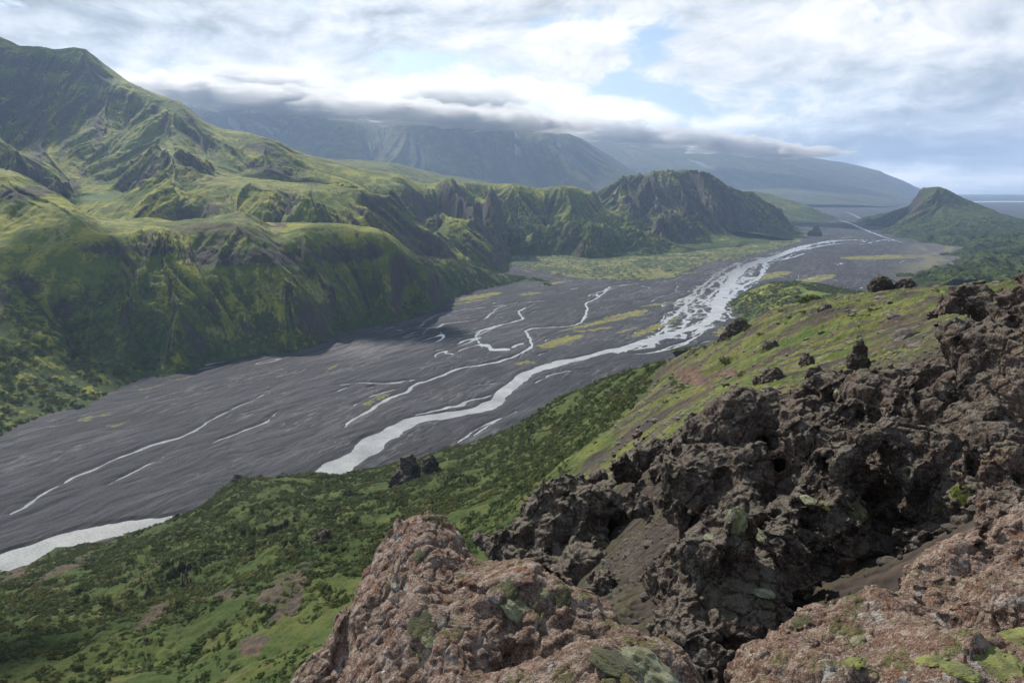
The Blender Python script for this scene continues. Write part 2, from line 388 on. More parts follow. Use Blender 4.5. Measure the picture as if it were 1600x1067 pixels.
def river_plain():
    X, Y = pgrid(-1.05, 1.05, 340, 12000, 1700, 1500)
    s, a = plain_side(X, Y)
    wx = X+6*fbm2(X/60, Y/60, 3, 3); wy = Y+6*fbm2(X/60+9, Y/60, 3, 4)
    d = seg_field(wx, wy, CH)
    d = d+1.5*fbm2(s/7, a/22, 3, 8)
    # braid belt
    bp = seg_field(X+8*noise2(X/70, Y/70, 5), Y+8*noise2(X/70, Y/70, 6), [[(p[0], p[1], p[2]*2) for p in BELT]])
    n = np.abs(noise2(s/30+0.8*noise2(s/40, a/60, 30), a/125+0.8*noise2(s/40, a/60, 31), 21))
    n2 = np.abs(noise2(s/13+0.7*noise2(s/20, a/40, 32), a/36, 22))
    wat = np.minimum(n*38-4.2, n2*24-1.7)+np.clip(bp+10, 0, 60)*0.6
    d = np.minimum(d, wat)
    th = np.abs(noise2(s/34+0.9*fbm2(s/60, a/150, 2, 24), a/300, 25)); th2 = np.abs(noise2(s/19+0.9*fbm2(s/40, a/120, 2, 26), a/210, 27))
    msk = sst(fbm2(s/90, a/260, 2, 28), 0.15, 0.5)*sst(Y, 700, 1000)*(1-sst(Y, 2100, 2700)); msk2 = sst(fbm2(s/70+9, a/200, 2, 29), 0.1, 0.5)*sst(Y, 850, 1050)*(1-sst(Y, 2400, 3000))
    d = np.minimum(d, np.minimum(th*60-2.2+9*(1-msk), th2*40-1.9+9*(1-msk2)))
    # banks and dry channel relief
    relief = np.abs(fbm2(s/16+0.9*fbm2(s/50, a/90, 2, 40), a/110, 4, 41, g=0.6))
    r2 = np.abs(fbm2(s/5+0.7*fbm2(s/18, a/50, 2, 43), a/50, 3, 44, g=0.6))
    r3 = np.abs(fbm2(s/38+1.1*fbm2(s/90, a/160, 2, 46), a/260, 3, 47, g=0.55))
    dry = np.clip(1-relief*5.0, 0, 1)*0.55+np.clip(1-r2*6, 0, 1)*0.30+np.clip(1-r3*9, 0, 1)*0.5
    z = np.clip(d*0.12, -0.8, 0.55)+np.where(d > 0, 0.25+0.9*np.clip(relief, 0, 1)+0.35*r2+1.0*np.clip(r3, 0, .8)-0.25*dry, 0)*np.clip(d/5, 0, 1)
    z = np.where(d > 0, np.maximum(z, 0.03+0.10*np.clip(d, 0, 1)), z)
    # colour of the gravel
    base = C(.030, .031, .039); light = C(.072, .071, .082); dark = C(.015, .015, .019)
    lowf = fbm2(s/120, a/400, 3, 60); med = fbm2(s/14, a/120, 4, 61, g=0.65)
    col = cmix(np.broadcast_to(base, X.shape+(3,)), light, np.clip(0.15+0.55*lowf+0.6*med, 0, 1))
    col = cmix(col, dark, np.clip(dry*1.2, 0, 1)*0.9)
    pale = np.clip(1-np.abs(fbm2(s/9+noise2(s/30, a/60, 63), a/90, 3, 64))*9, 0, 1)*sst(fbm2(s/60, a/150, 2, 65), -0.35, 0.35)
    col = cmix(col, C(.22, .215, .21), pale*0.45)
    col = cmix(col, C(.035, .036, .04), np.clip(1-(d-0.2)/2.0, 0, 1)*0.7)     # wet rim
    pale_spot = np.exp(-((X-gnd(545, 545)[0])**2/90**2+(Y-gnd(545, 545)[1])**2/60**2))  # paler patch in the gravel colour
    col = cmix(col, C(.17, .165, .165), pale_spot*0.6*np.clip(0.6+med, 0, 1))
    g = poly_mask(X+7*fbm2(X/14, Y/14, 3, 71), Y+9*fbm2(X/14, Y/14, 3, 72), GRASSP)
    gm = sst(-g+2.5*fbm2(s/4, a/14, 3, 73), -1.5, 2.5)
    gy = cmix(np.broadcast_to(C(.20, .19, .035), X.shape+(3,)), C(.13, .125, .07), sst(fbm2(s/12, a/40, 3, 74), -.2, .7))
    gy = cmix(gy, SCRUB_L, sst(fbm2(X/9, Y/9, 3, 75), 0.35, 0.6)*0.8)
    col = cmix(col, gy, gm*np.clip(0.95-dry*0.6, 0, 1)*(d > 1))
    # the green birch flat beyond the side stream and the far river fields
    G = np.array([gnd(*p)[:2] for p in [(560, 402), (735, 404), (800, 415), (860, 427), (900, 434), (950, 438), (1000, 439), (1060, 432), (1100, 412), (1160, 404), (1200, 392), (1245, 380), (1262, 368), (1240, 362), (1100, 385), (900, 385), (560, 380)]])
    gx, gy2 = X+18*fbm2(X/60, Y/60, 3, 80), Y+22*fbm2(X/60, Y/60, 3, 81)
    ins = np.zeros(X.shape, bool)
    for (x0, y0), (x1, y1) in zip(G, np.roll(G, -1, 0)):
        c_ = (y0 > gy2) != (y1 > gy2); ins ^= c_ & (gx < (x1-x0)*(gy2-y0)/(y1-y0+1e-9)+x0)
    flat = ins
    m = np.clip(0.5+0.7*fbm2(X/16, Y/26, 4, 82, g=0.65)+0.5*fbm2(X/120, Y/200, 2, 83), 0, 1)
    fc = cmix(np.broadcast_to(C(.135, .145, .042), X.shape+(3,)), C(.026, .048, .016), sst(m, 0.35, 0.75))
    fc = cmix(fc, C(.21, .19, .085), sst(fbm2(X/60, Y/90, 3, 85), 0.35, 0.8)*0.7)
    col = np.where((flat & (d > 1.0))[..., None], fc, col)
    z = z+np.where(flat & (d > 2), 0.5+2.6*sst(m, 0.4, 0.8), 0)
    # far right fields with grass and tan patches beyond the hill
    fr = sst(Y, 1500, 1900)*sst(s, -120, 60)*(1-sst(Y, 3000, 3300))
    fr = fr*(d > 3)
    st = fbm2(s/60, a/300, 4, 90, g=0.6)
    fcol = cmix(np.broadcast_to(C(.075, .075, .082), X.shape+(3,)), C(.145, .14, .075), sst(st, -0.15, 0.5))
    fcol = cmix(fcol, C(.17, .15, .09), sst(fbm2(X/100, Y/40, 3, 91), 0.3, 0.8))
    edge = sst(s+120*noise2(X/200, Y/200, 92), 150, 420)
    fcol = cmix(fcol, C(.07, .095, .035), edge*0.7)
    col = cmix(col, fcol, fr*0.85)
    col *= (1+0.30*fbm2(X/1.6, Y/2.4, 3, 95))[..., None]
    col = np.clip(col, .012, 1)
    grid_obj('gravel_plain', X, Y, z, mat_land('river_gravel', bump=0.25, bscale=1.2, var=0.25, spec=0.3), {'cover': col}, kind='structure')
    # water sheet
    x0, y0 = -2500, 300
    vs = np.array([(-14000, 200, 0), (14000, 200, 0), (14000, 13000, 0), (-14000, 13000, 0)], float)
    link('river_water', mesh_from('river_water', vs, np.array([[0, 1, 2, 3]]), mat_water()), kind='structure')
    # the wide lowland to the horizon
    X, Y = pgrid(-1.6, 1.6, 60, 25500, 400, 700)
    Z = -2.0-0*X
    Z = Z+np.where(Y > 9000, 1.5, 0)
    n = fbm2(X/1500, Y/1500, 4, 101); n2 = fbm2(X/1200, Y/900, 4, 102)
    col = cmix(np.broadcast_to(C(.075, .085, .06), X.shape+(3,)), C(.035, .045, .045), sst(n, -.2, .3))
    col = cmix(col, C(.30, .31, .30), sst(n2, .45, .62))
    grid_obj('lowland', X, Y, Z, mat_land('lowland_cover', bump=0.0, bscale=0.01, var=0.2), {'cover': col}, kind='structure')
river_plain(); log('plain')

# ------------------------------------------------------------------ hills
LF = {}
def landform(name, pts, u0, u1, Y0, Y1, nu, nv, ef=1/220., es=0.22, eo=5, nf=1/300., na=18, cover=None, seed=1, zmin=-6, cliffs=(), mat=None, gain=0.5, branch=1.3, lam=1e-4, post=None, rough_amp=2.0, back=None, sides=(), crest=0.22, spur=None):
    pts = list(pts)
    for u in np.linspace(u0, u1, 8): pts.append(('w', u, Y1*1.03, back if back is not None else -0.04*Y1))
    for u, za in sides:
        for Yk in np.exp(np.linspace(math.log(Y0), math.log(Y1), 5)): pts.append(('w', u, Yk, za))
    X, Y = pgrid(u0, u1, Y0, Y1, nu, nv)
    Z = memo(('rbf', pts, u0, u1, Y0, Y1, nu, nv), lambda: RBF(pts, lam)(X, Y))
    if spur:                                        # spurs and hollows: the whole slope pushed out and in along the valley
        (fx_, fy_), A_, L_, zr = spur
        def spurred():
            t_ = (X*-fy_+Y*fx_)/L_; o_ = (X*fx_+Y*fy_)/L_
            q = 1-2.2*np.abs(noise2(t_+0.3*o_, o_*0.25, seed+80))+0.22*noise2(t_*2.7, o_*0.7, seed+81)
            m_ = sst(Z, 0, zr)
            return RBF(pts, lam)(X-fx_*A_*q*m_, np.maximum(Y-fy_*A_*q*m_, Y0*0.9))
        Z = memo(('spur', pts, spur, seed, u0, u1, Y0, Y1, nu, nv), spurred)
    amp = sst(Z, -5, 90)
    n = grid_normals(X, Y, Z); gx = -n[..., 0]/np.maximum(n[..., 2], .15); gy = -n[..., 1]/np.maximum(n[..., 2], .15)
    Z = Z+na*fbm2(X*nf, Y*nf, 4, seed)*amp
    # the fall lines wander a little
    th = 0.45*fbm2(X*nf*1.3, Y*nf*1.3, 2, seed+60); c_, s_ = np.cos(th), np.sin(th); gx, gy = gx*c_-gy*s_, gx*s_+gy*c_
    gl = np.hypot(gx, gy); wl = 0.5/ef
    r1, r2, r3 = memo(('rills', pts, u0, u1, Y0, Y1, nu, nv, wl, na, nf, seed, 'v2'), lambda: (rills(X, Y, gx, gy, wl, 2.6, seed+50), rills(X, Y, gx, gy, wl*0.42, 3.0, seed+53), rills(X, Y, gx, gy, wl*0.17, 3.5, seed+56)))
    k_ = sst(gl, 0.12, 0.6)*sst(Z, -5, 50)*es
    mod = np.clip(0.75+0.6*fbm2(X*nf*1.5, Y*nf*1.5, 2, seed+59), 0.15, 1.5)
    emx = ((Z-H)/Y).max(0, keepdims=True); k_ = k_*(crest+(1-crest)*sst(emx-(Z-H)/Y, 0.0, 0.03))
    Z = Z+k_*wl*(0.75*r1+0.30*r2*mod+0.09*r3*mod)
    er = (0.5*r1+0.35*r2+0.25*r3)
    for (lvl, hgt, wid, sd_, mk) in cliffs:         # bands of rock: height jump along a wandering contour
        L = lvl+wid*fbm2(X*nf*2.2, Y*nf*2.2, 3, sd_)
        m_ = mk(X, Y) if mk else 1.0
        Z = Z+hgt*m_*(sst(Z, L-hgt*0.15, L+hgt*0.35)-sst(Z, L+hgt*0.6, L+hgt*4))
    n = grid_normals(X, Y, Z)
    rk = sst(1-n[..., 2], 0.28, 0.5)
    jag = fbm2(X/14, Y/14, 4, seed+70, g=0.6)
    nm = n[..., 2].copy()
    Z = Z+(rough_amp*0.4+rough_amp*1.1*rk)*jag*sst(Z, 0, 20)*np.clip(Y/1500, .4, 4)
    if post: Z = post(X, Y, Z)
    n = grid_normals(X, Y, Z); n[..., 2] = 0.6*nm+0.4*n[..., 2]
    col = cover(X, Y, Z, n, er)
    o = grid_obj(name, X, Y, Z, mat or mat_land(name+'_cover', bump=0.9, bscale=0.22, var=0.45, scale=1.0), {'cover': np.clip(col, .008, 1)}, keep=Z > zmin, kind='structure')
    LF[name] = (X, Y, Z, n); log(name)
    return X, Y, Z, n
def cover_hills(seed=1, dry=0.0, scrub_h=90, rocky=0.0, dark=1.0, scree=0.0, paint=None, rth=0.34):
    def f(X, Y, Z, n, er):
        sl = 1-n[..., 2]
        a = fbm2(X/110, Y/110, 4, seed+1, g=0.6); b = fbm2(X/28, Y/28, 4, seed+2, g=0.65); c = fbm2(X/7, Y/7, 3, seed+3, g=0.65)
        col = cmix(np.broadcast_to(GRASS, X.shape+(3,)), GRASS_Y, sst(0.8*a+0.5*b+0.7*er+dry-1.2*sl, -0.3, 0.9))
        col = cmix(col, SCREE*0.85, sst(-er*0.8+0.5*b+0.4*a+1.5*(sl-0.22)+scree, 0.35, 0.85)*0.75)
        sm = sst(b+0.6*c-(Z-scrub_h)/scrub_h*0.9-er*0.35, -0.15, 0.35)
        col = cmix(col, cmix(np.broadcast_to(SCRUB, X.shape+(3,)), SCRUB_L, sst(c+0.3*b, 0, .8)), sm*0.92)
        if paint is not None: col = paint(X, Y, Z, col, a, b, c)
        rk = sst(sl+0.10*b+0.07*c+0.05*a+rocky, rth, rth+0.11)
        col = cmix(col, cmix(np.broadcast_to(ROCK, X.shape+(3,)), SCREE, sst(c, -.2, .8)), rk)
        return col*dark
    return f
def painter(rock=(), meadow=(), scree=(), brown=(), lush=()):
    def f(X, Y, Z, col, a, b, c):
        PX, PY = px_of(X, Y, Z)
        for lst, c0, c1, amt in ((lush, C(.05, .10, .02), C(.08, .13, .03), .8), (meadow, MEADOW*.85, C(.12, .15, .04), .9), (scree, C(.055, .052, .055), C(.085, .075, .07), .8), (brown, C(.085, .060, .042), C(.06, .05, .035), .85), (rock, C(.030, .029, .029), C(.06, .052, .046), .9)):
            if len(lst):
                m = blobs_px(PX, PY, lst, 9*b, 6*c); m = sst(m+0.22*b+.15*c, 0.32, 0.6)*amt
                col = cmix(col, cmix(np.broadcast_to(c0, X.shape+(3,)), c1, sst(c+.5*b, -.3, .6)), m)
        return col
    return f
def near(px, py, D, rx, ry):
    x0, y0, _ = at(px, py, D)
    return lambda X, Y: np.exp(-((X-x0)/rx)**2-((Y-y0)/ry)**2)
# --- lower left massif: grassy bench above a dark cliff band, scrub slopes down to the gravel
A1 = [(-250, 790), (0, 685), (130, 642), (250, 592), (330, 566), (400, 556), (520, 527), (575, 511), (650, 497), (700, 470), (740, 455), (830, 441), (850, 447, 1760),
      # toe of the cliff
      (-200, 500, 860), (0, 500, 900), (60, 470, 960), (140, 420, 1060), (250, 408, 1090), (340, 405, 1130), (430, 410, 1180), (520, 408, 1270), (590, 412, 1340), (660, 435, 1480), (740, 428, 1760), (790, 431, 1850),
      (100, 560, 870), (250, 500, 985), (400, 480, 1085), (520, 460, 1215), (0, 590, 790), (620, 460, 1370), (230, 575, 910),
      # top of the cliff
      (-200, 400, 1000), (0, 430, 985), (0, 380, 1090), (60, 400, 1060), (80, 370, 1130), (140, 378, 1130), (240, 375, 1130), (340, 385, 1160), (430, 384, 1215), (480, 380, 1260), (530, 374, 1330), (590, 380, 1400), (640, 402, 1620), (700, 405, 1800),
      # bench
      (0, 345, 1180), (0, 310, 1260), (0, 282, 1340), (0, 264, 1460), (-200, 260, 1400), (60, 300, 1340), (92, 322, 1290), (60, 345, 1200), (118, 344, 1330), (200, 352, 1300), (300, 350, 1260), (330, 345, 1300), (400, 333, 1340), (450, 368, 1300), (480, 352, 1420), (545, 350, 1470), (590, 372, 1480),
      # behind
      (0, 290, 1700), (60, 310, 1560), (150, 348, 1560), (300, 350, 1560), (420, 352, 1500), (440, 350, 1400), (500, 365, 1650), (600, 395, 1800), (690, 420, 2050), (800, 443, 2150), (300, 360, 2000), (500, 375, 2200), (700, 410, 2400)]
landform('lower_left_hillside', A1, -1.15, 0.10, 560, 2300, 1250, 800, spur=((.86, -.51), 48, 190., 50), ef=1/230., es=0.12, eo=6, nf=1/120., na=8, gain=0.52,
         cover=cover_hills(3, 0.2, 85, rth=0.50, paint=painter(rock=[(170, 388, 45, 9, .0), (40, 302, 50, 10, -.1), (240, 390, 40, 10, 0), (330, 402, 60, 16, .1), (430, 402, 60, 17, 0), (520, 398, 50, 17, -.1), (575, 394, 30, 16, 0), (100, 480, 22, 18, .6), (40, 440, 30, 12, .3), (0, 465, 20, 16, 0), (660, 405, 30, 8, .2), (690, 392, 12, 8, 0)], meadow=[(415, 348, 32, 14, .5), (530, 360, 45, 6, 0), (590, 366, 14, 6, .4), (100, 362, 9, 26, .2), (78, 372, 9, 24, .2), (430, 455, 30, 12, .5), (500, 450, 20, 30, -.5), (340, 520, 25, 8, .5), (170, 346, 50, 4, .05), (20, 268, 30, 5, 0)], brown=[(325, 357, 60, 9, -.05), (435, 348, 14, 10, .7)], lush=[(200, 600, 20, 6, -.4)])), seed=3, rough_amp=1.5, crest=0.4)
# --- upper left massif with the flat-topped peak and the long ridge falling to the right
A2 = [(-300, 125, 3000), (-100, 104, 3000), (0, 90, 3000), (60, 84, 3000), (124, 80, 3020), (60, 82, 3200), (142, 91, 3020), (155, 106, 3000), (200, 128, 2950), (235, 145, 2930), (275, 162, 2880), (300, 180, 2850), (380, 208, 2800), (430, 224, 2750), (500, 250, 2680), (560, 270, 2620), (620, 279, 2600), (700, 290, 2600), (760, 300, 2600),
      (-300, 160, 2700), (0, 165, 2740), (60, 165, 2740), (130, 165, 2740), (200, 200, 2650), (0, 230, 2400), (100, 240, 2400), (180, 250, 2350), (240, 235, 2300), (300, 245, 2420), (380, 265, 2400), (460, 285, 2350),
      (150, 300, 2050), (100, 310, 1950), (200, 300, 2050), (60, 330, 1750), (0, 250, 1900), (30, 262, 1800), (85, 290, 1760), (-100, 240, 1800), (0, 310, 1650), (90, 315, 1700), (-100, 330, 1500), (0, 345, 1500),
      # mid bench
      (255, 245, 2000), (262, 262, 1900), (250, 290, 1780), (320, 270, 2050), (300, 292, 1800), (400, 292, 1820), (400, 286, 1950), (480, 296, 1850), (555, 306, 1850), (500, 290, 2050), (545, 300, 2000), (600, 310, 2000),
      (250, 340, 1600), (320, 335, 1620), (400, 335, 1650), (480, 345, 1650), (560, 350, 1700), (640, 370, 1850), (690, 384, 1950), (700, 396, 2000),
      (600, 325, 2200), (680, 340, 2350), (640, 310, 2400), (720, 320, 2500), (740, 350, 2450), (560, 320, 2150),
      (700, 388, 2420), (640, 372, 2150), (660, 350, 2350), (740, 399), (690, 402), (700, 400, 2440), (800, 395),
      (0, 90, 3500), (150, 130, 3500), (300, 230, 3400), (500, 285, 3200), (700, 310, 3200), (150, 400, 1300), (-200, 420, 1300), ('w', -1.2, 1240, 40), ('w', -0.8, 1240, 40), ('w', -0.55, 1240, 20), ('w', -0.4, 1240, -20), ('w', -0.2, 1240, -90), ('w', 0.0, 1240, -150), ('w', -0.1, 1700, -60), ('w', -0.2, 1500, -30), ('w', 0.0, 1900, -60)]
landform('left_mountain', A2, -1.25, 0.06, 1250, 3700, 1350, 850, ef=1/330., spur=((.80, -.60), 38, 330., 150), es=0.22, eo=6, nf=1/220., na=10, gain=0.5,
         cover=cover_hills(11, 0.12, 45, 0.0, paint=painter(rock=[(60, 100, 90, 14, .1), (30, 135, 60, 18, .1), (150, 120, 30, 14, .6), (190, 148, 22, 6, .2), (130, 270, 10, 9, 0), (118, 290, 9, 8, 0), (158, 284, 9, 5, 0), (30, 302, 55, 9, -.1), (285, 332, 26, 16, .7), (330, 325, 20, 10, .3), (405, 232, 26, 8, .2), (430, 268, 30, 10, .4), (395, 260, 18, 8, .3), (480, 283, 24, 6, .3), (300, 185, 10, 6, .5), (225, 275, 30, 5, -.5)], meadow=[(310, 272, 50, 16, .3), (400, 290, 60, 6, .05), (490, 296, 60, 4, .05), (30, 262, 30, 6, 0), (260, 245, 22, 5, .2)], scree=[(60, 210, 16, 70, .05), (100, 190, 12, 60, .0), (150, 185, 12, 55, -.1), (40, 170, 20, 40, 0)], lush=[(180, 300, 30, 12, -.3), (130, 310, 40, 10, 0)])), seed=12, rough_amp=2.0, crest=0.15)
# --- mesa and foot hills in the middle
A3 = [(600, 402), (690, 399), (760, 399), (830, 401), (900, 403), (960, 402), (1010, 402), (1080, 395),
      (600, 345, 2700), (700, 300, 2950), (745, 296, 3090), (800, 300, 3080), (840, 304, 3080), (870, 300, 3100), (930, 303, 3150), (950, 330, 3200), (990, 350, 3250), (1040, 380, 3300),
      (745, 338, 2950), (800, 345, 2930), (860, 350, 2910), (920, 345, 2990), (700, 345, 2800), (640, 350, 2700),
      (730, 365, 2740), (790, 372, 2700), (850, 380, 2660), (908, 360, 2700), (905, 394, 2500), (960, 378, 2750), (760, 386, 2590), (830, 390, 2570), (980, 392, 2620), (700, 388, 2560),
      (700, 306, 3500), (800, 308, 3500), (900, 312, 3500), (1000, 350, 3600), (550, 330, 2650), (500, 340, 2600)]
def foothills(X, Y, Z):
    m = sst(Z, 4, 25)*(1-sst(Z, 100, 150))
    r = 1-np.abs(noise2(X/75, Y/75, 401))*1.9; r2 = 1-np.abs(noise2(X/38+4, Y/38, 402))*1.8
    return Z+m*(30*r+12*r2-12)
landform('middle_hills', A3, -0.32, 0.34, 2250, 3900, 900, 520, ef=1/240., es=0.24, eo=5, nf=1/200., na=14,
         cover=cover_hills(21, 0.1, 110, 0.0, 1.0, rth=0.42), spur=((.2, -.98), 70, 210., 60), seed=22, rough_amp=1.5, post=foothills, sides=((0.36,-60),))
# --- headland
A4 = [(960, 405), (1010, 401), (1070, 397), (1100, 392), (1150, 388), (1200, 381), (1240, 373), (1262, 366), (1290, 360),
      (920, 330, 3500), (945, 308, 3600), (985, 280, 3700), (1010, 274, 3720), (1040, 270, 3720), (1070, 272, 3720), (1100, 284, 3750), (1150, 304, 3800), (1175, 320, 3820), (1200, 334, 3850), (1225, 350, 3900), (1250, 363, 3950),
      (1000, 320, 3450), (1050, 320, 3450), (1110, 325, 3550), (1160, 340, 3620), (1010, 350, 3180), (1036, 336, 3100), (1045, 352, 3020), (1070, 375, 2980), (980, 380, 2900), (1000, 365, 3020), (1100, 360, 3250), (1150, 365, 3350), (1030, 385, 2800), (1200, 365, 3600),
      (940, 340, 4300), (1050, 320, 4400), (1200, 350, 4500), (1280, 358, 4300), (850, 350, 3600)]
landform('headland', A4, 0.05, 0.50, 2500, 4700, 760, 520, ef=1/330., es=0.30, eo=5, nf=1/160., na=18,
         cover=cover_hills(31, -0.15, 60, 0.03, 0.95), spur=((.5, -.86), 80, 260., 80), seed=32, rough_amp=1.6, sides=((0.0,-60),(0.56,-60)), crest=0.8)
# --- plateau hills behind the mesa
A5 = [(400, 235, 4200), (520, 252, 4200), (560, 256, 4200), (620, 262, 4300), (700, 278, 4500), (760, 290, 4600), (850, 300, 4700), (930, 306, 4800), (700, 298, 4000), (600, 290, 3700), (500, 280, 3600), (800, 310, 4000), (960, 318, 4700), (400, 300, 3300), (800, 330, 3500), (1000, 335, 4500),
      (500, 262, 5500), (700, 285, 5600), (900, 310, 5600), (1000, 330, 5500), (1180, 300, 6200), (1150, 306, 6000), (1230, 312, 6000), (1262, 326, 5800), (1150, 330, 5400), (1270, 330, 6300), (1200, 335, 5300), (1120, 320, 6500), (1200, 318, 7000)]
landform('plateau_hills', A5, -0.55, 0.52, 3300, 7500, 900, 420, ef=1/330., es=0.17, eo=5, nf=1/500., na=18,
         cover=cover_hills(41, -0.1, 60, 0.0, 0.75, paint=painter(meadow=[(570, 258, 50, 4, .05), (650, 268, 40, 3, .1), (800, 297, 60, 4, .05)])), seed=42, rough_amp=2.5, sides=((0.55,-80),))
# --- right hill beside the river mouth, and the lower green hills in front
A6 = [(1343, 348), (1350, 354), (1375, 366), (1400, 372), (1440, 380), (1480, 385), (1472, 400), (1490, 412), (1468, 422), (1420, 434), (1400, 442),
      (1380, 340, 4900), (1400, 330, 4800), (1430, 313, 4500), (1434, 304, 4450), (1450, 299, 4300), (1462, 295, 4250), (1475, 298, 4250), (1490, 306, 4250), (1505, 315, 4200), (1520, 324, 4200), (1540, 330, 4200), (1560, 336, 4200), (1600, 346, 4100), (1700, 358, 4000), (1850, 362, 4000),
      (1430, 350, 3800), (1460, 335, 3850), (1500, 350, 3600), (1500, 370, 3250), (1560, 365, 3300), (1600, 372, 3000), (1450, 365, 3500), (1400, 355, 4300), (1700, 380, 2800),
      (1508, 391, 2650), (1530, 385, 2700), (1600, 394, 2400), (1560, 404, 2150), (1600, 414, 2000), (1512, 409, 2120), (1540, 417, 1900), (1450, 428, 1850), (1500, 424, 1800), (1600, 436, 1600), (1560, 438, 1600), (1430, 438, 1740), (1540, 396, 2560), (1700, 440, 1600), (1850, 440, 1700),
      (1400, 335, 5600), (1500, 330, 5200), (1600, 352, 5000), (1800, 366, 5000), (1500, 350, 6500), (1340, 348, 5600)]
def lowhills(X, Y, Z):
    m = sst(Z, 3, 16)*(1-sst(Z, 60, 110))*(1-0.6*sst(Y, 3000, 3600))
    r = 1-np.abs(noise2(X/90, Y/110, 411))*1.9; r2 = 1-np.abs(noise2(X/42+4, Y/42, 412))*1.8
    return Z+m*(24*r+10*r2-10)
landform('right_hills', A6, 0.38, 1.25, 1450, 6600, 900, 620, ef=1/260., es=0.20, eo=5, nf=1/220., na=12,
         cover=cover_hills(51, -0.6, 80, 0.10, 0.62, scree=.25), spur=((-.4, -.9), 90, 300., 80), seed=52, rough_amp=2.0, crest=0.5, post=lowhills)
# --- far ranges below the cloud
A7 = [(-200, 165, 9000), (150, 163, 9000), (300, 160, 9000), (400, 172, 9200), (480, 178, 9300), (560, 184, 9400), (640, 190, 9500), (700, 192, 9500), (780, 198, 9600), (850, 204, 9600), (885, 210, 9600), (905, 225, 9600), (940, 246, 9600), (985, 272, 9500), (1010, 284, 9500),
      (300, 240, 7600), (450, 250, 7600), (600, 268, 7800), (750, 280, 8000), (850, 285, 8200), (930, 290, 8300), (600, 230, 8500), (750, 240, 8700), (850, 245, 8800), (450, 215, 8400), (500, 300, 6500), (800, 306, 7000), (1000, 305, 8000), (1060, 305, 9000), (200, 280, 6500),
      (400, 180, 12000), (700, 205, 12000), (900, 225, 12000), (1000, 292, 11500), (1100, 310, 10500)]
cov7 = cover_hills(61, 0.1, 20, -0.02)
HAZE_TINT = C(.85, .80, 1.7)
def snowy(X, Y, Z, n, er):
    col = cov7(X, Y, Z, n, er)*0.5*HAZE_TINT  # far cover darkened and blued, standing in for haze and cloud shade
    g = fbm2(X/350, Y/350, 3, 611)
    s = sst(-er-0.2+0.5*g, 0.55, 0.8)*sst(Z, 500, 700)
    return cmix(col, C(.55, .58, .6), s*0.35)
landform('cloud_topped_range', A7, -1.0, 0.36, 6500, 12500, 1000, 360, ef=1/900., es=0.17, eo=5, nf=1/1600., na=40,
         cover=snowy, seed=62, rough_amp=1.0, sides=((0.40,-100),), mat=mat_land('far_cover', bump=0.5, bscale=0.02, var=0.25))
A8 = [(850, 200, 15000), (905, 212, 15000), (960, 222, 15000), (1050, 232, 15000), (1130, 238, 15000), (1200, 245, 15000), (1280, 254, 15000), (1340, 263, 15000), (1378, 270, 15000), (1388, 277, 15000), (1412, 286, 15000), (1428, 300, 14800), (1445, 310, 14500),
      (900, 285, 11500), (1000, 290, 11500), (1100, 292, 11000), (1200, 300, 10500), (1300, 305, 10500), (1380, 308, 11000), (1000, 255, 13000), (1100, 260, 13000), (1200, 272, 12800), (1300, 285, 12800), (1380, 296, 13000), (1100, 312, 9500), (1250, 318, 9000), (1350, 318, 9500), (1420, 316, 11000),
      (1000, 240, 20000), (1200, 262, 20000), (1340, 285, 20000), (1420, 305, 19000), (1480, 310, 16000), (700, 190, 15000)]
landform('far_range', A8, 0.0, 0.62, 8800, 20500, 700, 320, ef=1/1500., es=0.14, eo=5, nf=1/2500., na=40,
         cover=snowy, seed=72, rough_amp=0.8, sides=((0.66,-100),), mat=mat_land('farthest_cover', bump=0.5, bscale=0.012, var=0.2))
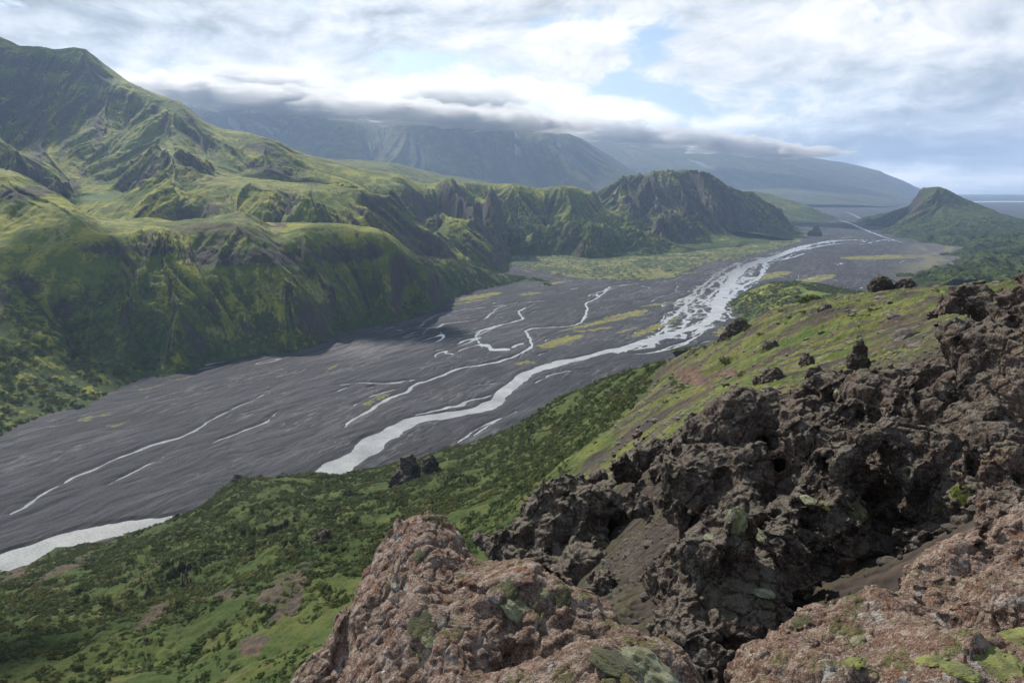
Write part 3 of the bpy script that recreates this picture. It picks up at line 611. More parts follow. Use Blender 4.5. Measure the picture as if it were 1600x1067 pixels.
# ------------------------------------------------------------------ near hillside
NEAR = [(-300, 1067, 150), (0, 1067, 135), (200, 1067, 120), (420, 1067, 100), (600, 1067, 70), (0, 1300, 80), (300, 1300, 60), (-300, 1300, 100), (600, 1300, 30),
        (0, 980, 200), (200, 960, 185), (400, 960, 140), (0, 920, 290), (130, 900, 270), (300, 900, 220), (300, 1000, 150), (450, 880, 190), (250, 850, 300), (400, 830, 280), (350, 790, 370), (560, 850, 200),
        (-200, 960, 330), (0, 896, 400), (60, 884, 405), (105, 866, 410), (220, 838, 415), (320, 794, 445), (365, 752, 470), (430, 748, 480), (490, 742, 490), (600, 729, 500), (700, 706, 470), (790, 680, 470), (850, 645, 470), (900, 622, 450), (960, 598, 420), (1000, 585, 380), (1040, 572, 320), (1080, 548, 250), (1120, 538, 215), (1160, 514, 200), (1200, 494, 215), (1250, 484, 215), (1300, 470, 200), (1380, 458, 180), (1480, 450, 160), (1600, 440, 140), (1800, 430, 130),
        (500, 790, 330), (600, 800, 280), (640, 760, 330), (600, 900, 160), (750, 760, 300), (700, 850, 190), (800, 720, 300), (900, 680, 270), (950, 640, 260), (1000, 615, 210), (860, 700, 280), (800, 680, 420), (700, 740, 380), (900, 650, 340), (550, 760, 420),
        (960, 720, 90), (930, 690, 130), (1000, 660, 110), (1060, 625, 110), (1100, 600, 130), (1150, 575, 130), (1200, 558, 110), (1300, 535, 100), (1300, 580, 60), (1400, 505, 100), (1400, 560, 50), (1200, 600, 60), (1500, 500, 60), (1600, 520, 30), (1120, 625, 60),
        (850, 880, 45), (950, 900, 24), (1000, 800, 32), (1000, 740, 40), (900, 980, 16), (1000, 960, 17), (1050, 860, 22), (780, 900, 60), (1100, 760, 26), (1200, 700, 30), (1300, 640, 30), (1100, 1000, 12), (1000, 1100, 11), (800, 1150, 14), (700, 1200, 16), (1300, 1000, 8), (1200, 900, 13), (1400, 850, 12), (1500, 700, 14), (1700, 600, 14), (1600, 1000, 6), (1300, 1200, 6), (1700, 1300, 4),
        (0, 920, 480), ('w', -0.75, 460, -12), ('w', -0.6, 480, -14), ('w', -0.45, 530, -14), ('w', -0.3, 570, -14), ('w', -0.15, 600, -14), ('w', 0.0, 620, -16), ('w', 0.1, 620, -16), ('w', 0.16, 560, -8), ('w', 0.22, 500, 0), ('w', 0.3, 460, 60), ('w', 0.4, 400, 110), ('w', 0.55, 330, 150), ('w', 0.75, 300, 160), ('w', 0.26, 330, 140), ('w', 0.35, 300, 160),
        ('w', -1.2, 440, -15), ('w', -1.0, 450, -15), ('w', -1.2, 200, 90), ('w', -1.0, 120, 150)]
NEARF = RBF(NEAR, 2e-4)
SOIL = [(330, 935, 60, 12, 0.10), (250, 960, 50, 14, -0.7), (430, 930, 30, 16, -0.8), (470, 905, 22, 14, -0.9), (100, 895, 60, 9, -0.5), (30, 900, 40, 12, -0.2), (450, 945, 45, 12, -0.85), (400, 1010, 30, 14, -0.6)]
def near_hill():
    X, Y = pgrid(-1.15, 1.15, 5.0, 700, 1900, 1500)
    Z = memo(('near', NEAR, X.shape), lambda: NEARF(X, Y))
    PX, PY = px_of(X, Y, Z)
    dist = Y
    amp = np.clip(dist/60, 0.02, 3.0)
    Z = Z+amp*1.2*fbm2(X/45, Y/45, 3, 500)*sst(Y, 20, 200)*(0.35+0.65*sst(-X/Y, -0.25, 0.0))
    n = grid_normals(X, Y, Z); gx = -n[..., 0]/np.maximum(n[..., 2], .2); gy = -n[..., 1]/np.maximum(n[..., 2], .2)
    r1, r2 = memo(('nr', NEAR, X.shape), lambda: (rills(X, Y, gx, gy, 38, 2.4, 555), rills(X, Y, gx, gy, 9, 3.0, 556)))
    Z = Z+1.6*r1*sst(Y, 90, 250)*sst(Z, 0, 40)*sst(-X/Y, -0.2, 0.05)+0.35*r2*sst(Y, 15, 60)
    n0 = grid_normals(X, Y, Z)
    a = fbm2(X/30, Y/30, 4, 501, g=0.6); b = fbm2(X/8, Y/8, 4, 502, g=0.6); c = fbm2(X/2.2, Y/2.2, 4, 503, g=0.6); d = fbm2(X/.5, Y/.5, 3, 504, g=0.6)
    sl = 1-n0[..., 2]
    right = sst(PX+0.35*(PY-700)*0, 985, 1075)*sst(760-PY, -400, 0)           # mossy crest side
    right = sst(X-Y*(0.03+0.17*sst(Y, 40, 250))+(1+0.02*Y)*(a+.5*b), -1.5, 2.5+0.03*Y)
    # scrub slope colours
    lush = cmix(np.broadcast_to(C(.038, .060, .015), X.shape+(3,)), C(.068, .084, .022), sst(a+0.6*b+0.3*c, -.3, .9))
    lush = cmix(lush, C(.105, .085, .045), sst(b+0.5*c, 0.7, 1.1)*0.6)
    soil = cmix(np.broadcast_to(C(.078, .060, .046), X.shape+(3,)), C(.046, .041, .037), sst(b+0.7*c, -.5, .5))
    sm = blobs_px(PX, PY, SOIL, 14*b, 8*c); sm = sst(sm+0.25*c, 0.35, 0.6)
    soilpatch = cmix(np.broadcast_to(C(.100, .068, .048), X.shape+(3,)), C(.052, .045, .040), sst(c+0.5*a, -.4, .4))
    left = cmix(lush, soilpatch, sm)
    # crest: dark volcanic soil with moss tongues running down the slope
    st = fbm2((X*.9+Y*.44)/26, (-X*.44+Y*.9)/9, 4, 510, g=0.6)
    moss = cmix(np.broadcast_to(C(.115, .125, .030), X.shape+(3,)), C(.060, .085, .018), sst(b+c*.6, -.4, .5))
    moss = cmix(moss, C(.20, .20, .10), sst(c+0.6*d, 0.55, 0.9)*0.6)
    crest = cmix(cmix(soil, C(.040, .034, .032), sst(d+c, -.3, .6)*0.6), moss, sst(st+0.35*c+0.2*d-0.25*sst(sl, .2, .5), -0.40, 0.30)*0.90)
    dk = sst(60-Y+10*a, 0, 30)
    bare = cmix(np.broadcast_to(C(.040, .032, .029), X.shape+(3,)), C(.062, .050, .042), sst(c+d, -.5, .8))
    bare = cmix(bare, C(.042, .040, .018), sst(b+0.7*c+0.5*d, 0.5, 1.1)*0.7)
    crest = cmix(crest, bare, dk)
    col = cmix(left, crest, right)
    nose = blobs_px(PX, PY, [(1085, 590, 42, 16, 0.3), (1130, 585, 30, 12, 0)], 10*b, 8*c); nose = sst(nose+.3*c, 0.45, 0.75)
    col = cmix(col, cmix(np.broadcast_to(C(.13, .075, .055), X.shape+(3,)), C(.07, .05, .045), sst(c, -.3, .5)), nose)
    gm = blobs_px(PX, PY, [(1180, 600, 45, 12, -0.2), (1230, 530, 60, 10, -0.4), (1300, 510, 60, 10, -.3), (1130, 605, 22, 14, 0), (1180, 560, 60, 8, -.3), (930, 700, 45, 20, -.6), (880, 720, 30, 14, -.6)], 10*b, 6*c)
    col = cmix(col, cmix(np.broadcast_to(C(.050, .082, .018), X.shape+(3,)), C(.11, .125, .032), sst(b, -.2, .6)), sst(gm+.3*c, .4, .7)*0.85)
    rk = sst(sl+0.06*b+0.05*c, 0.42, 0.56)
    col = cmix(col, cmix(np.broadcast_to(C(.045, .038, .034), X.shape+(3,)), C(.09, .07, .058), sst(c, -.2, .8)), rk)
    # small relief
    fine = np.clip(Y/70, .05, 2.0)
    Z = Z+(1-sst(Y, 40, 70))*(0.10*c+0.07*d)+0.28*fine*b+0.11*fine*c+0.035*np.clip(Y/25, 0.3, 2)*d
    Z = Z+(0.6+1.2*np.clip(Y/300, 0, 1))*rk*fbm2(X/5, Y/5, 4, 520, g=0.6)*np.clip(Y/80, .1, 1.5)
    col = np.clip(col*(1+0.20*d)[..., None], .008, 1)
    grid_obj('near_hillside', X, Y, Z, mat_land('near_hillside_cover', bump=0.25, bscale=3.0, scale=1.0, var=0.45), {'cover': col}, kind='structure')
    return dict(X=X, Y=Y, Z=Z, PX=PX, PY=PY, right=right, soil=sm, rk=rk, a=a, b=b, st=st, nose=nose)
NH = near_hill(); log('near hillside')
def land_z(x, y):
    """height of the near hillside under a point"""
    X, Y, Z = NH['X'], NH['Y'], NH['Z']; nv, nu = X.shape
    fu = (x/y+1.15)/2.30*(nu-1); fv = (math.log(y)-math.log(5.0))/(math.log(700)-math.log(5.0))*(nv-1)
    i = int(min(max(fv, 0), nv-2)); j = int(min(max(fu, 0), nu-2))
    return float(Z[i, j])

# --- the green mound by the far bank
A9 = [(1137, 476), (1143, 488), (1152, 500), (1172, 510), (1133, 466), (1145, 457), (1170, 447),
      (1165, 456, 1480), (1200, 447, 1450), (1240, 440, 1440), (1275, 443, 1420), (1300, 452, 1380), (1180, 475, 1370), (1220, 465, 1340), (1260, 470, 1240), (1330, 462, 1300), (1400, 468, 1150), (1500, 470, 1000), (1300, 480, 1120), (1200, 490, 1220), (1250, 500, 1050),
      (1200, 452, 1600), (1300, 455, 1620), (1450, 455, 1600), (1600, 455, 1400)]
landform('river_mound', A9, 0.24, 0.85, 850, 1700, 620, 420, ef=1/120., es=0.13, eo=4, nf=1/120., na=4, cover=cover_hills(91, 0.35, 45), seed=92, rough_amp=0.8)
# ------------------------------------------------------------------ birch scrub
def bush_mesh(seed, n=900):
    rs = np.random.RandomState(seed)
    lumps = [(rs.uniform(-.75, .75), rs.uniform(-.75, .75), rs.uniform(.15, .85), rs.uniform(.18, .42)) for _ in range(13)]+[(0, 0, .3, .55)]
    V = []; 
    for i in range(n):
        lx, ly, lz, lr = lumps[rs.randint(len(lumps))]
        d = rs.normal(size=3); d /= np.linalg.norm(d); d[2] = abs(d[2])*0.9-0.15
        p = np.array([lx, ly, lz])+d*lr*rs.uniform(.75, 1.05)
        a = np.cross(d, rs.normal(size=3)); a /= np.linalg.norm(a); b = np.cross(d, a)+d*rs.uniform(-.7, .7); b /= np.linalg.norm(b)
        s = rs.uniform(.04, .085)
        V += [p-a*s, p-b*s*.8, p+a*s, p+b*s*.8]
    V = np.array(V); Qd = np.arange(len(V)).reshape(-1, 4)
    return V, Qd
def mat_leaf():
    m = bpy.data.materials.new('birch_leaves'); m.use_nodes = True; t = NT(m.node_tree); t.n.clear()
    oi = t.add('ShaderNodeObjectInfo'); 
    r = oi.outputs['Random']
    geo = t.add('ShaderNodeNewGeometry')
    n = t.noise(t.vm('MULTIPLY', oi.outputs['Location'], (0.02, 0.02, 0.02)), 1.0, 4, 0.6)
    rr = t.m('ADD', t.m('MULTIPLY', r, 0.55), t.m('MULTIPLY', n, 0.75))
    cr = t.add('ShaderNodeValToRGB', {0: rr}); e = cr.color_ramp.elements
    e[0].position = .25; e[0].color = (.030, .055, .016, 1); e[1].position = .95; e[1].color = (.170, .165, .045, 1)
    k = e.new(.6); k.color = (.064, .094, .026, 1)
    li = t.mix(t.m('MULTIPLY', geo.outputs['Random Per Island'], 0.6), cr.outputs[0], (.08, .10, .038))
    b = t.add('ShaderNodeBsdfPrincipled', {'Base Color': li, 'Roughness': 0.7, 'Specular IOR Level': 0.25})
    tr = t.add('ShaderNodeBsdfTranslucent', {'Color': li})
    mx = t.add('ShaderNodeMixShader', {0: 0.25, 1: b.outputs[0], 2: tr.outputs[0]})
    t.add('ShaderNodeOutputMaterial', {'Surface': mx.outputs[0]})
    return m
LEAF = mat_leaf(); PROTO = []
def make_protos():
    spots = [(420, 960, 'rounded green birch bush on the lower left slope, right of the bare soil strip'), (545, 905, 'green birch bush on the slope just left of the pink rock'), (640, 800, 'birch bush on the green slope straight above the tip of the pink rock')]
    for i, (px, py, lab) in enumerate(spots):
        V, Qd = bush_mesh(70+i)
        me = mesh_from('birch_bush', V, Qd, LEAF, smooth=False)
        # find the ground under the chosen spot
        k = np.argmin(np.hypot(NH['PX']-px, NH['PY']-py)); x, y, z = NH['X'].flat[k], NH['Y'].flat[k], NH['Z'].flat[k]
        o = link('birch_bush', me, label=lab, category='bush', group='birch bushes on the near slope')
        o.location = (x, y, z-0.1); o.scale = (2.2, 2.2, 2.0); PROTO.append(o)
def gn_scatter(name, P, S, seed=0):
    n = len(P); rs = np.random.RandomState(seed)
    me = bpy.data.meshes.new(name); me.vertices.add(n); me.vertices.foreach_set('co', np.ascontiguousarray(P, np.float32).ravel())
    a = me.attributes.new('sz', 'FLOAT_VECTOR', 'POINT'); a.data.foreach_set('vector', np.ascontiguousarray(S, np.float32).ravel())
    a = me.attributes.new('rz', 'FLOAT', 'POINT'); a.data.foreach_set('value', rs.uniform(0, 6.28, n).astype(np.float32))
    a = me.attributes.new('pick', 'INT', 'POINT'); a.data.foreach_set('value', rs.randint(0, len(PROTO), n).astype(np.int32))
    o = link(name, me, kind='stuff')
    ng = bpy.data.node_groups.new(name+'_scatter', 'GeometryNodeTree')
    ng.interface.new_socket('Geometry', in_out='INPUT', socket_type='NodeSocketGeometry'); ng.interface.new_socket('Geometry', in_out='OUTPUT', socket_type='NodeSocketGeometry')
    N = ng.nodes; L = ng.links
    gi = N.new('NodeGroupInput'); go = N.new('NodeGroupOutput'); ip = N.new('GeometryNodeInstanceOnPoints'); m2p = N.new('GeometryNodeMeshToPoints')
    g2 = N.new('GeometryNodeJoinGeometry')
    for p in reversed(PROTO):
        oi = N.new('GeometryNodeObjectInfo'); oi.inputs['Object'].default_value = p; oi.inputs['As Instance'].default_value = True; L.new(oi.outputs['Geometry'], g2.inputs[0])
    def attr(nm, typ):
        a_ = N.new('GeometryNodeInputNamedAttribute'); a_.data_type = typ; a_.inputs['Name'].default_value = nm; return a_.outputs['Attribute']
    cx = N.new('ShaderNodeCombineXYZ'); L.new(attr('rz', 'FLOAT'), cx.inputs[2])
    L.new(gi.outputs[0], m2p.inputs[0]); L.new(m2p.outputs[0], ip.inputs['Points']); L.new(g2.outputs[0], ip.inputs['Instance']); ip.inputs['Pick Instance'].default_value = True
    L.new(attr('pick', 'INT'), ip.inputs['Instance Index']); L.new(cx.outputs[0], ip.inputs['Rotation']); L.new(attr('sz', 'FLOAT_VECTOR'), ip.inputs['Scale'])
    L.new(ip.outputs[0], go.inputs[0])
    md = o.modifiers.new('scatter', 'NODES'); md.node_group = ng
    return o
def pick_points(X, Y, Z, wt, density, seed):
    """random points on a grid surface, density per square metre times wt"""
    rs = np.random.RandomState(seed)
    du = np.abs(X[:-1, 1:]-X[:-1, :-1]); dv = np.abs(Y[1:, :-1]-Y[:-1, :-1])
    lam = du*dv*density*wt[:-1, :-1]
    n = rs.poisson(lam); idx = np.argwhere(n > 0); rep = n[n > 0]; idx = np.repeat(idx, rep, 0)
    fu, fv = rs.uniform(size=len(idx)), rs.uniform(size=len(idx)); i, j = idx.T
    def itp(A): return (A[i, j]*(1-fu)+A[i, j+1]*fu)*(1-fv)+(A[i+1, j]*(1-fu)+A[i+1, j+1]*fu)*fv
    return np.stack([itp(X), itp(Y), itp(Z)], 1)
def scrub():
    make_protos()
    X, Y, Z = NH['X'], NH['Y'], NH['Z']
    cl = fbm2(X/22, Y/22, 4, 801, g=0.6)
    w_ = (1-NH['right'])*(1-NH['soil'])*sst(Y, 40, 90)*(1-NH['rk'])*sst(cl, -0.55, 0.1)*(Z > 2)
    w_ = np.maximum(w_, 0.25*sst(NH['st']+NH['b']*.5, 0.3, 0.7)*NH['right']*sst(Y, 60, 110)*(1-NH['nose'])*(Z > 2))
    P = pick_points(X, Y, Z, w_, 0.26, 5); rs = np.random.RandomState(8)
    big = 0.45+2.3*rs.beta(1.3, 4, len(P))+0.8*(rs.uniform(size=len(P)) > .93); big *= np.clip(P[:, 1]/170, .5, 1.25)
    S = np.stack([big*rs.uniform(.8, 1.2, len(P)), big*rs.uniform(.8, 1.2, len(P)), big*rs.uniform(.6, 1.0, len(P))], 1)
    P[:, 2] -= 0.25*big
    gn_scatter('birch_scrub', P, S, 3); log('scrub', len(P))
    for k, (nm, G, dens, sz, zmax) in enumerate([('hillside_scrub', LF['lower_left_hillside'], 0.045, 3.0, 135), ('foothill_scrub', LF['middle_hills'], 0.016, 5.0, 130), ('mound_scrub', LF['river_mound'], 0.07, 2.6, 200), ('right_hill_scrub', LF['right_hills'], 0.010, 4.5, 110)]):
        X, Y, Z, n = G
        cl = fbm2(X/40, Y/40, 4, 811+k, g=0.6)
        w_ = (Z > 1.0)*(1-sst(Z+35*cl, zmax*0.6, zmax))*sst(cl, -0.35, 0.15)*(n[..., 2] > .52)
        P = pick_points(X, Y, Z, w_, dens, 50+k); big = sz*rs.uniform(.5, 1.3, len(P))
        S = np.stack([big, big*rs.uniform(.8, 1.2, len(P)), big*rs.uniform(.6, 1.0, len(P))], 1); P[:, 2] -= 0.2*big
        gn_scatter(nm, P, S, 13+k); log(nm, len(P))
scrub()
def stones():
    rs = np.random.RandomState(4)
    global PROTO
    keep = PROTO; PROTO = []
    import bmesh
    spots = [(1010, 935, 'small dark angular stone on the bare gully soil left of the pale moss capped crag'), (1120, 800, 'small dark stone on the gully slope below the long rock wall'), (1250, 575, 'small grey stone on the dark soil between the mossy slope and the crags')]
    for i, (px, py, lab) in enumerate(spots):
        bm = bmesh.new(); bmesh.ops.create_icosphere(bm, subdivisions=3, radius=1.0)
        P = np.array([v_.co for v_ in bm.verts]); r = 1+0.28*fbm3(P[:, 0]*1.3+i*7, P[:, 1]*1.3, P[:, 2]*1.3, 4, 60+i)
        for v_, k in zip(bm.verts, r): v_.co = v_.co*float(k); v_.co.z *= 0.75
        me = bpy.data.meshes.new('stone'); bm.to_mesh(me); bm.free(); me.materials.append(M_STONE)
        k = np.argmin(np.hypot(NH['PX']-px, NH['PY']-py)); x, y, z = NH['X'].flat[k], NH['Y'].flat[k], NH['Z'].flat[k]
        o = link('stone', me, label=lab, category='stone', group='loose stones on the bare soil'); o.location = (x, y, z); s_ = 0.012*y; o.scale = (s_, s_*.8, s_*.7); PROTO.append(o)
    X, Y, Z = NH['X'], NH['Y'], NH['Z']
    cl = fbm2(X/6, Y/6, 3, 901)
    for nm, w_, dens, s0 in (('scree_stones', NH['right']*sst(Y, 8, 14)*(Y < 60)*sst(cl, -.4, .4), 22.0, 0.045), ('crest_stones', NH['right']*(Y > 50)*(Y < 200)*sst(cl, -.1, .5), 0.6, 0.2)):
        P = pick_points(X, Y, Z, w_, dens, 77); b = s0*np.exp(rs.normal(size=len(P))*0.6)
        S = np.stack([b, b*rs.uniform(.6, 1.1, len(P)), b*rs.uniform(.5, .9, len(P))], 1); gn_scatter(nm, P, S, 9); log(nm, len(P))
    PROTO = keep
# ------------------------------------------------------------------ rocks
def surface_nets(Fd):
    nx, ny, nz = Fd.shape
    s = Fd < 0
    vid = -np.ones((nx-1, ny-1, nz-1), np.int64)
    cs = np.zeros((nx-1, ny-1, nz-1), np.int8)
    for dx in (0, 1):
        for dy in (0, 1):
            for dz in (0, 1): cs += s[dx:nx-1+dx, dy:ny-1+dy, dz:nz-1+dz]
    act = (cs > 0) & (cs < 8); idx = np.argwhere(act); vid[act] = np.arange(len(idx))
    acc = np.zeros((len(idx), 3)); cnt = np.zeros(len(idx))
    cor = [(0, 0, 0), (1, 0, 0), (0, 1, 0), (1, 1, 0), (0, 0, 1), (1, 0, 1), (0, 1, 1), (1, 1, 1)]
    for a in range(8):
        for b in range(a+1, 8):
            da = np.array(cor[a]); db = np.array(cor[b])
            if np.abs(da-db).sum() != 1: continue
            fa = Fd[tuple((idx+da).T)]; fb = Fd[tuple((idx+db).T)]
            cr = (fa < 0) != (fb < 0); t = np.where(cr, fa/(fa-fb+1e-12), 0)[:, None]
            acc += np.where(cr[:, None], da+(db-da)*t, 0); cnt += cr
    V = idx+acc/np.maximum(cnt, 1)[:, None]
    quads = []
    for ax in range(3):
        o = [1, 1, 1]; o[ax] = 0
        sl0 = [slice(1, -1)]*3; sl0[ax] = slice(0, -1); sl1 = [slice(1, -1)]*3; sl1[ax] = slice(1, None)
        A = s[tuple(sl0)]; B = s[tuple(sl1)]
        e = np.argwhere(A != B); 
        if not len(e): continue
        base = e.copy()
        for k in range(3):
            if k != ax: base[:, k] += 1
        u, w_ = [k for k in range(3) if k != ax]
        def g(du, dw):
            q = base.copy(); q[:, u] -= du; q[:, w_] -= dw
            q = np.clip(q, 0, np.array(vid.shape)-1); return vid[tuple(q.T)]
        q = np.stack([g(0, 0), g(1, 0), g(1, 1), g(0, 1)], 1)
        flip = A[tuple(e.T)]
        if ax == 1: flip = ~flip
        q[~flip] = q[~flip][:, ::-1]
        quads.append(q[(q >= 0).all(1)])
    return V, np.concatenate(quads)
def subdiv(V, Qd, lv=1):
    me = mesh_from('tmp', V, Qd, None); o = bpy.data.objects.new('tmp', me); SC.collection.objects.link(o)
    md = o.modifiers.new('s', 'SUBSURF'); md.levels = lv; md.subdivision_type = 'CATMULL_CLARK'
    dg = bpy.context.evaluated_depsgraph_get(); ev = o.evaluated_get(dg).to_mesh()
    n = len(ev.vertices); co = np.empty(n*3, np.float32); ev.vertices.foreach_get('co', co)
    f = np.empty(len(ev.loops), np.int32); ev.loops.foreach_get('vertex_index', f)
    nr = np.empty(n*3, np.float32); ev.vertices.foreach_get('normal', nr)
    o.evaluated_get(dg).to_mesh_clear(); bpy.data.objects.remove(o); bpy.data.meshes.remove(me)
    return co.reshape(-1, 3).astype(float), f.reshape(-1, 4), nr.reshape(-1, 3)
def vnormals(V, Qd):
    n = np.cross(V[Qd[:, 2]]-V[Qd[:, 0]], V[Qd[:, 3]]-V[Qd[:, 1]])
    o = np.zeros_like(V)
    for k in range(4):
        for c in range(3): o[:, c] += np.bincount(Qd[:, k], n[:, c], len(V))
    return o/(np.linalg.norm(o, axis=1, keepdims=True)+1e-12)
def worley_id(x, y, z, seed):
    """random value of the nearest cell, 0..1: flat faced blocks"""
    ix = np.floor(x); iy = np.floor(y); iz = np.floor(z); d1 = np.full(x.shape, 9.0, np.float32); v_ = np.zeros(x.shape, np.float32)
    for i in (-1, 0, 1):
        for j in (-1, 0, 1):
            for k in (-1, 0, 1):
                h = _h(ix+i, iy+j, iz+k, seed)
                d = (ix+i+_C[h & U(1023)]-x)**2+(iy+j+_C[(h >> U(10)) & U(1023)]-y)**2+(iz+k+_C[(h >> U(20)) & U(1023)]-z)**2
                m = d < d1; d1 = np.where(m, d, d1).astype(np.float32); v_ = np.where(m, _C[(h >> U(5)) & U(1023)], v_)
    return v_
_C = np.arange(1024, dtype=np.float32)/1023
def worley3(x, y, z, seed):
    ix = np.floor(x); iy = np.floor(y); iz = np.floor(z)
    d1 = np.full(x.shape, 9.0); d2 = d1.copy()
    for i in (-1, 0, 1):
        for j in (-1, 0, 1):
            for k in (-1, 0, 1):
                h = _h(ix+i, iy+j, iz+k, seed)
                dx = ix+i+_C[h & U(1023)]-x; dy = iy+j+_C[(h >> U(10)) & U(1023)]-y; dz = iz+k+_C[(h >> U(20)) & U(1023)]-z
                d = dx*dx+dy*dy+dz*dz; m = d < d1
                d2 = np.where(m, d1, np.minimum(d2, d)); d1 = np.where(m, d, d1)
    return np.sqrt(d1), np.sqrt(d2)
def rock_mesh(name, blobs, size, mat, voxpx=3.4, A=0.30, lam=1.0, ridge=0.25, det=1.0, k=0.25, seed=0, cut=None, pit=1.0, blk=0.34, planes=(), ncut=0):
    """blobs: (px,py,D,r px, sx,sy,sz) ; size: typical metre scale of lumps"""
    def build():
        cs = []; D0 = np.mean([b[2] for b in blobs])
        for b in blobs:
            x, y, z = at(b[0], b[1], b[2]); r = b[3]*b[2]/F
            sx, sy, sz = (b[4:7] if len(b) > 4 else (1, 1, 1))
            cs.append((x, y, z, r*sx, r*sy, r*sz))
        cs = np.array(cs); vox = voxpx*D0/F/max(Q, .3)**0.7
        lo = (cs[:, :3]-cs[:, 3:]).min(0)-size*0.7; hi = (cs[:, :3]+cs[:, 3:]).max(0)+size*0.7
        n = np.ceil((hi-lo)/vox).astype(int)+1
        g = [lo[i]+np.arange(n[i])*vox for i in range(3)]
        # warp on a coarse lattice first
        X, Y, Z = np.meshgrid(*g, indexing='ij')
        X = X.astype(np.float32); Y = Y.astype(np.float32); Z = Z.astype(np.float32)
        s = size*lam
        wx = X+size*0.30*noise3(X/s, Y/s, Z/s, seed+1); wy = Y+size*0.30*noise3(X/s+7, Y/s, Z/s, seed+2); wz = Z+size*0.25*noise3(X/s, Y/s+5, Z/s, seed+3)
        Fd = None; kk = k*size; ci_ = 0; ncut_ = ncut or len(cs)
        for c in cs:
            q = np.sqrt(((wx-c[0])/c[3])**2+((wy-c[1])/c[4])**2+((wz-c[2])/c[5])**2)
            d = ((q-1)*min(c[3:])).astype(np.float32)
            ci_ += 1
            if Fd is None: Fd = d
            else:
                h = np.clip(0.5+0.5*(Fd-d)/kk, 0, 1); Fd = Fd+(d-Fd)*h-kk*h*(1-h)
            if ci_ == ncut_:
                for (a_, b_, c_, nx_, ny_, nz_) in planes:      # broad faces
                    qx, qy, qz = at(a_, b_, c_); nn = math.sqrt(nx_*nx_+ny_*ny_+nz_*nz_)
                    pl = ((wx-qx)*nx_+(wy-qy)*ny_+(wz-qz)*nz_)/nn; h = np.clip(0.5+0.5*(pl-Fd)/0.12, 0, 1); Fd = (Fd+(pl-Fd)*h+0.12*h*(1-h)).astype(np.float32)
        near_ = np.abs(Fd) < size*0.75
        x, y, z = X[near_], Y[near_], Z[near_]
        f = A*size*fbm3(x/s, y/s, z/s, 3, seed+10)
        f -= ridge*size*0.5*(ridged3(x/s*1.3, y/s*1.3, z/s*0.9, 3, seed+20)-0.9)
        wv = 0.35*noise3(x/s*1.6, y/s*1.6, z/s*1.6, seed+60)
        f += blk*size*(worley_id(x/s*1.15+wv, y/s*1.15-wv, z/s*0.9+wv, seed+61)-0.5)+blk*0.30*size*(worley_id(x/s*3.7+wv, y/s*3.7+wv, z/s*2.6, seed+62)-0.5)
        f -= 0.06*size*pit*(ridged3(x/s*4, y/s*4, z/s*4, 2, seed+23)-0.7)
        Fd[near_] += f.astype(np.float32)
        if cut:
            for b in cut:
                cx, cy, cz = at(b[0], b[1], b[2]); r = b[3]*b[2]/F; sx, sy, sz = (b[4:7] if len(b) > 4 else (1, 1, 1))
                q = np.sqrt(((X-cx)/sx)**2+((Y-cy)/sy)**2+((Z-cz)/sz)**2)-r+0.15*size*noise3(X/s*2, Y/s*2, Z/s*2, seed+30)
                Fd = np.maximum(Fd, -q)
        V, Qd = surface_nets(Fd)
        V = V*vox+lo
        V, Qd, N = subdiv(V, Qd, 1)
        # keep the largest connected lumps only (cheap: drop tiny islands by vertex flood is skipped)
        u = size*0.22
        x, y, z = V.T
        d1, d2 = worley3(x/u*0.8, y/u*0.8, z/u*0.8, seed+41)
        disp = 0.36*fbm3(x/u, y/u, z/u, 5, seed+40, g=0.6)+0.16*(0.5-d1)+0.5*(worley_id(x/u*1.1, y/u*1.1, z/u*0.8, seed+47)-.5)*sst(fbm3(x/u*.3, y/u*.3, z/u*.3, 2, seed+48), -.3, .3)
        disp -= 0.5*np.clip(1-(d2-d1)*7, 0, 1)
        e1, e2 = worley3(x/u*3.1, y/u*3.1, z/u*3.1, seed+43)
        disp += 0.14*(0.5-e1)*pit*2
        disp -= 0.35*np.maximum(0, ridged3(x/u*0.6, y/u*0.6, z/u*0.6, 2, seed+45)-1.15)
        V = V+N*(disp*u*0.42*det)[:, None]
        return V, Qd
    V, Qd = memo(('rock', blobs, size, voxpx, A, lam, ridge, det, k, seed, cut, pit, blk, planes, ncut), build)
    o = link(name, mesh_from(name, V, Qd, mat))
    log(name, len(V))
    return o
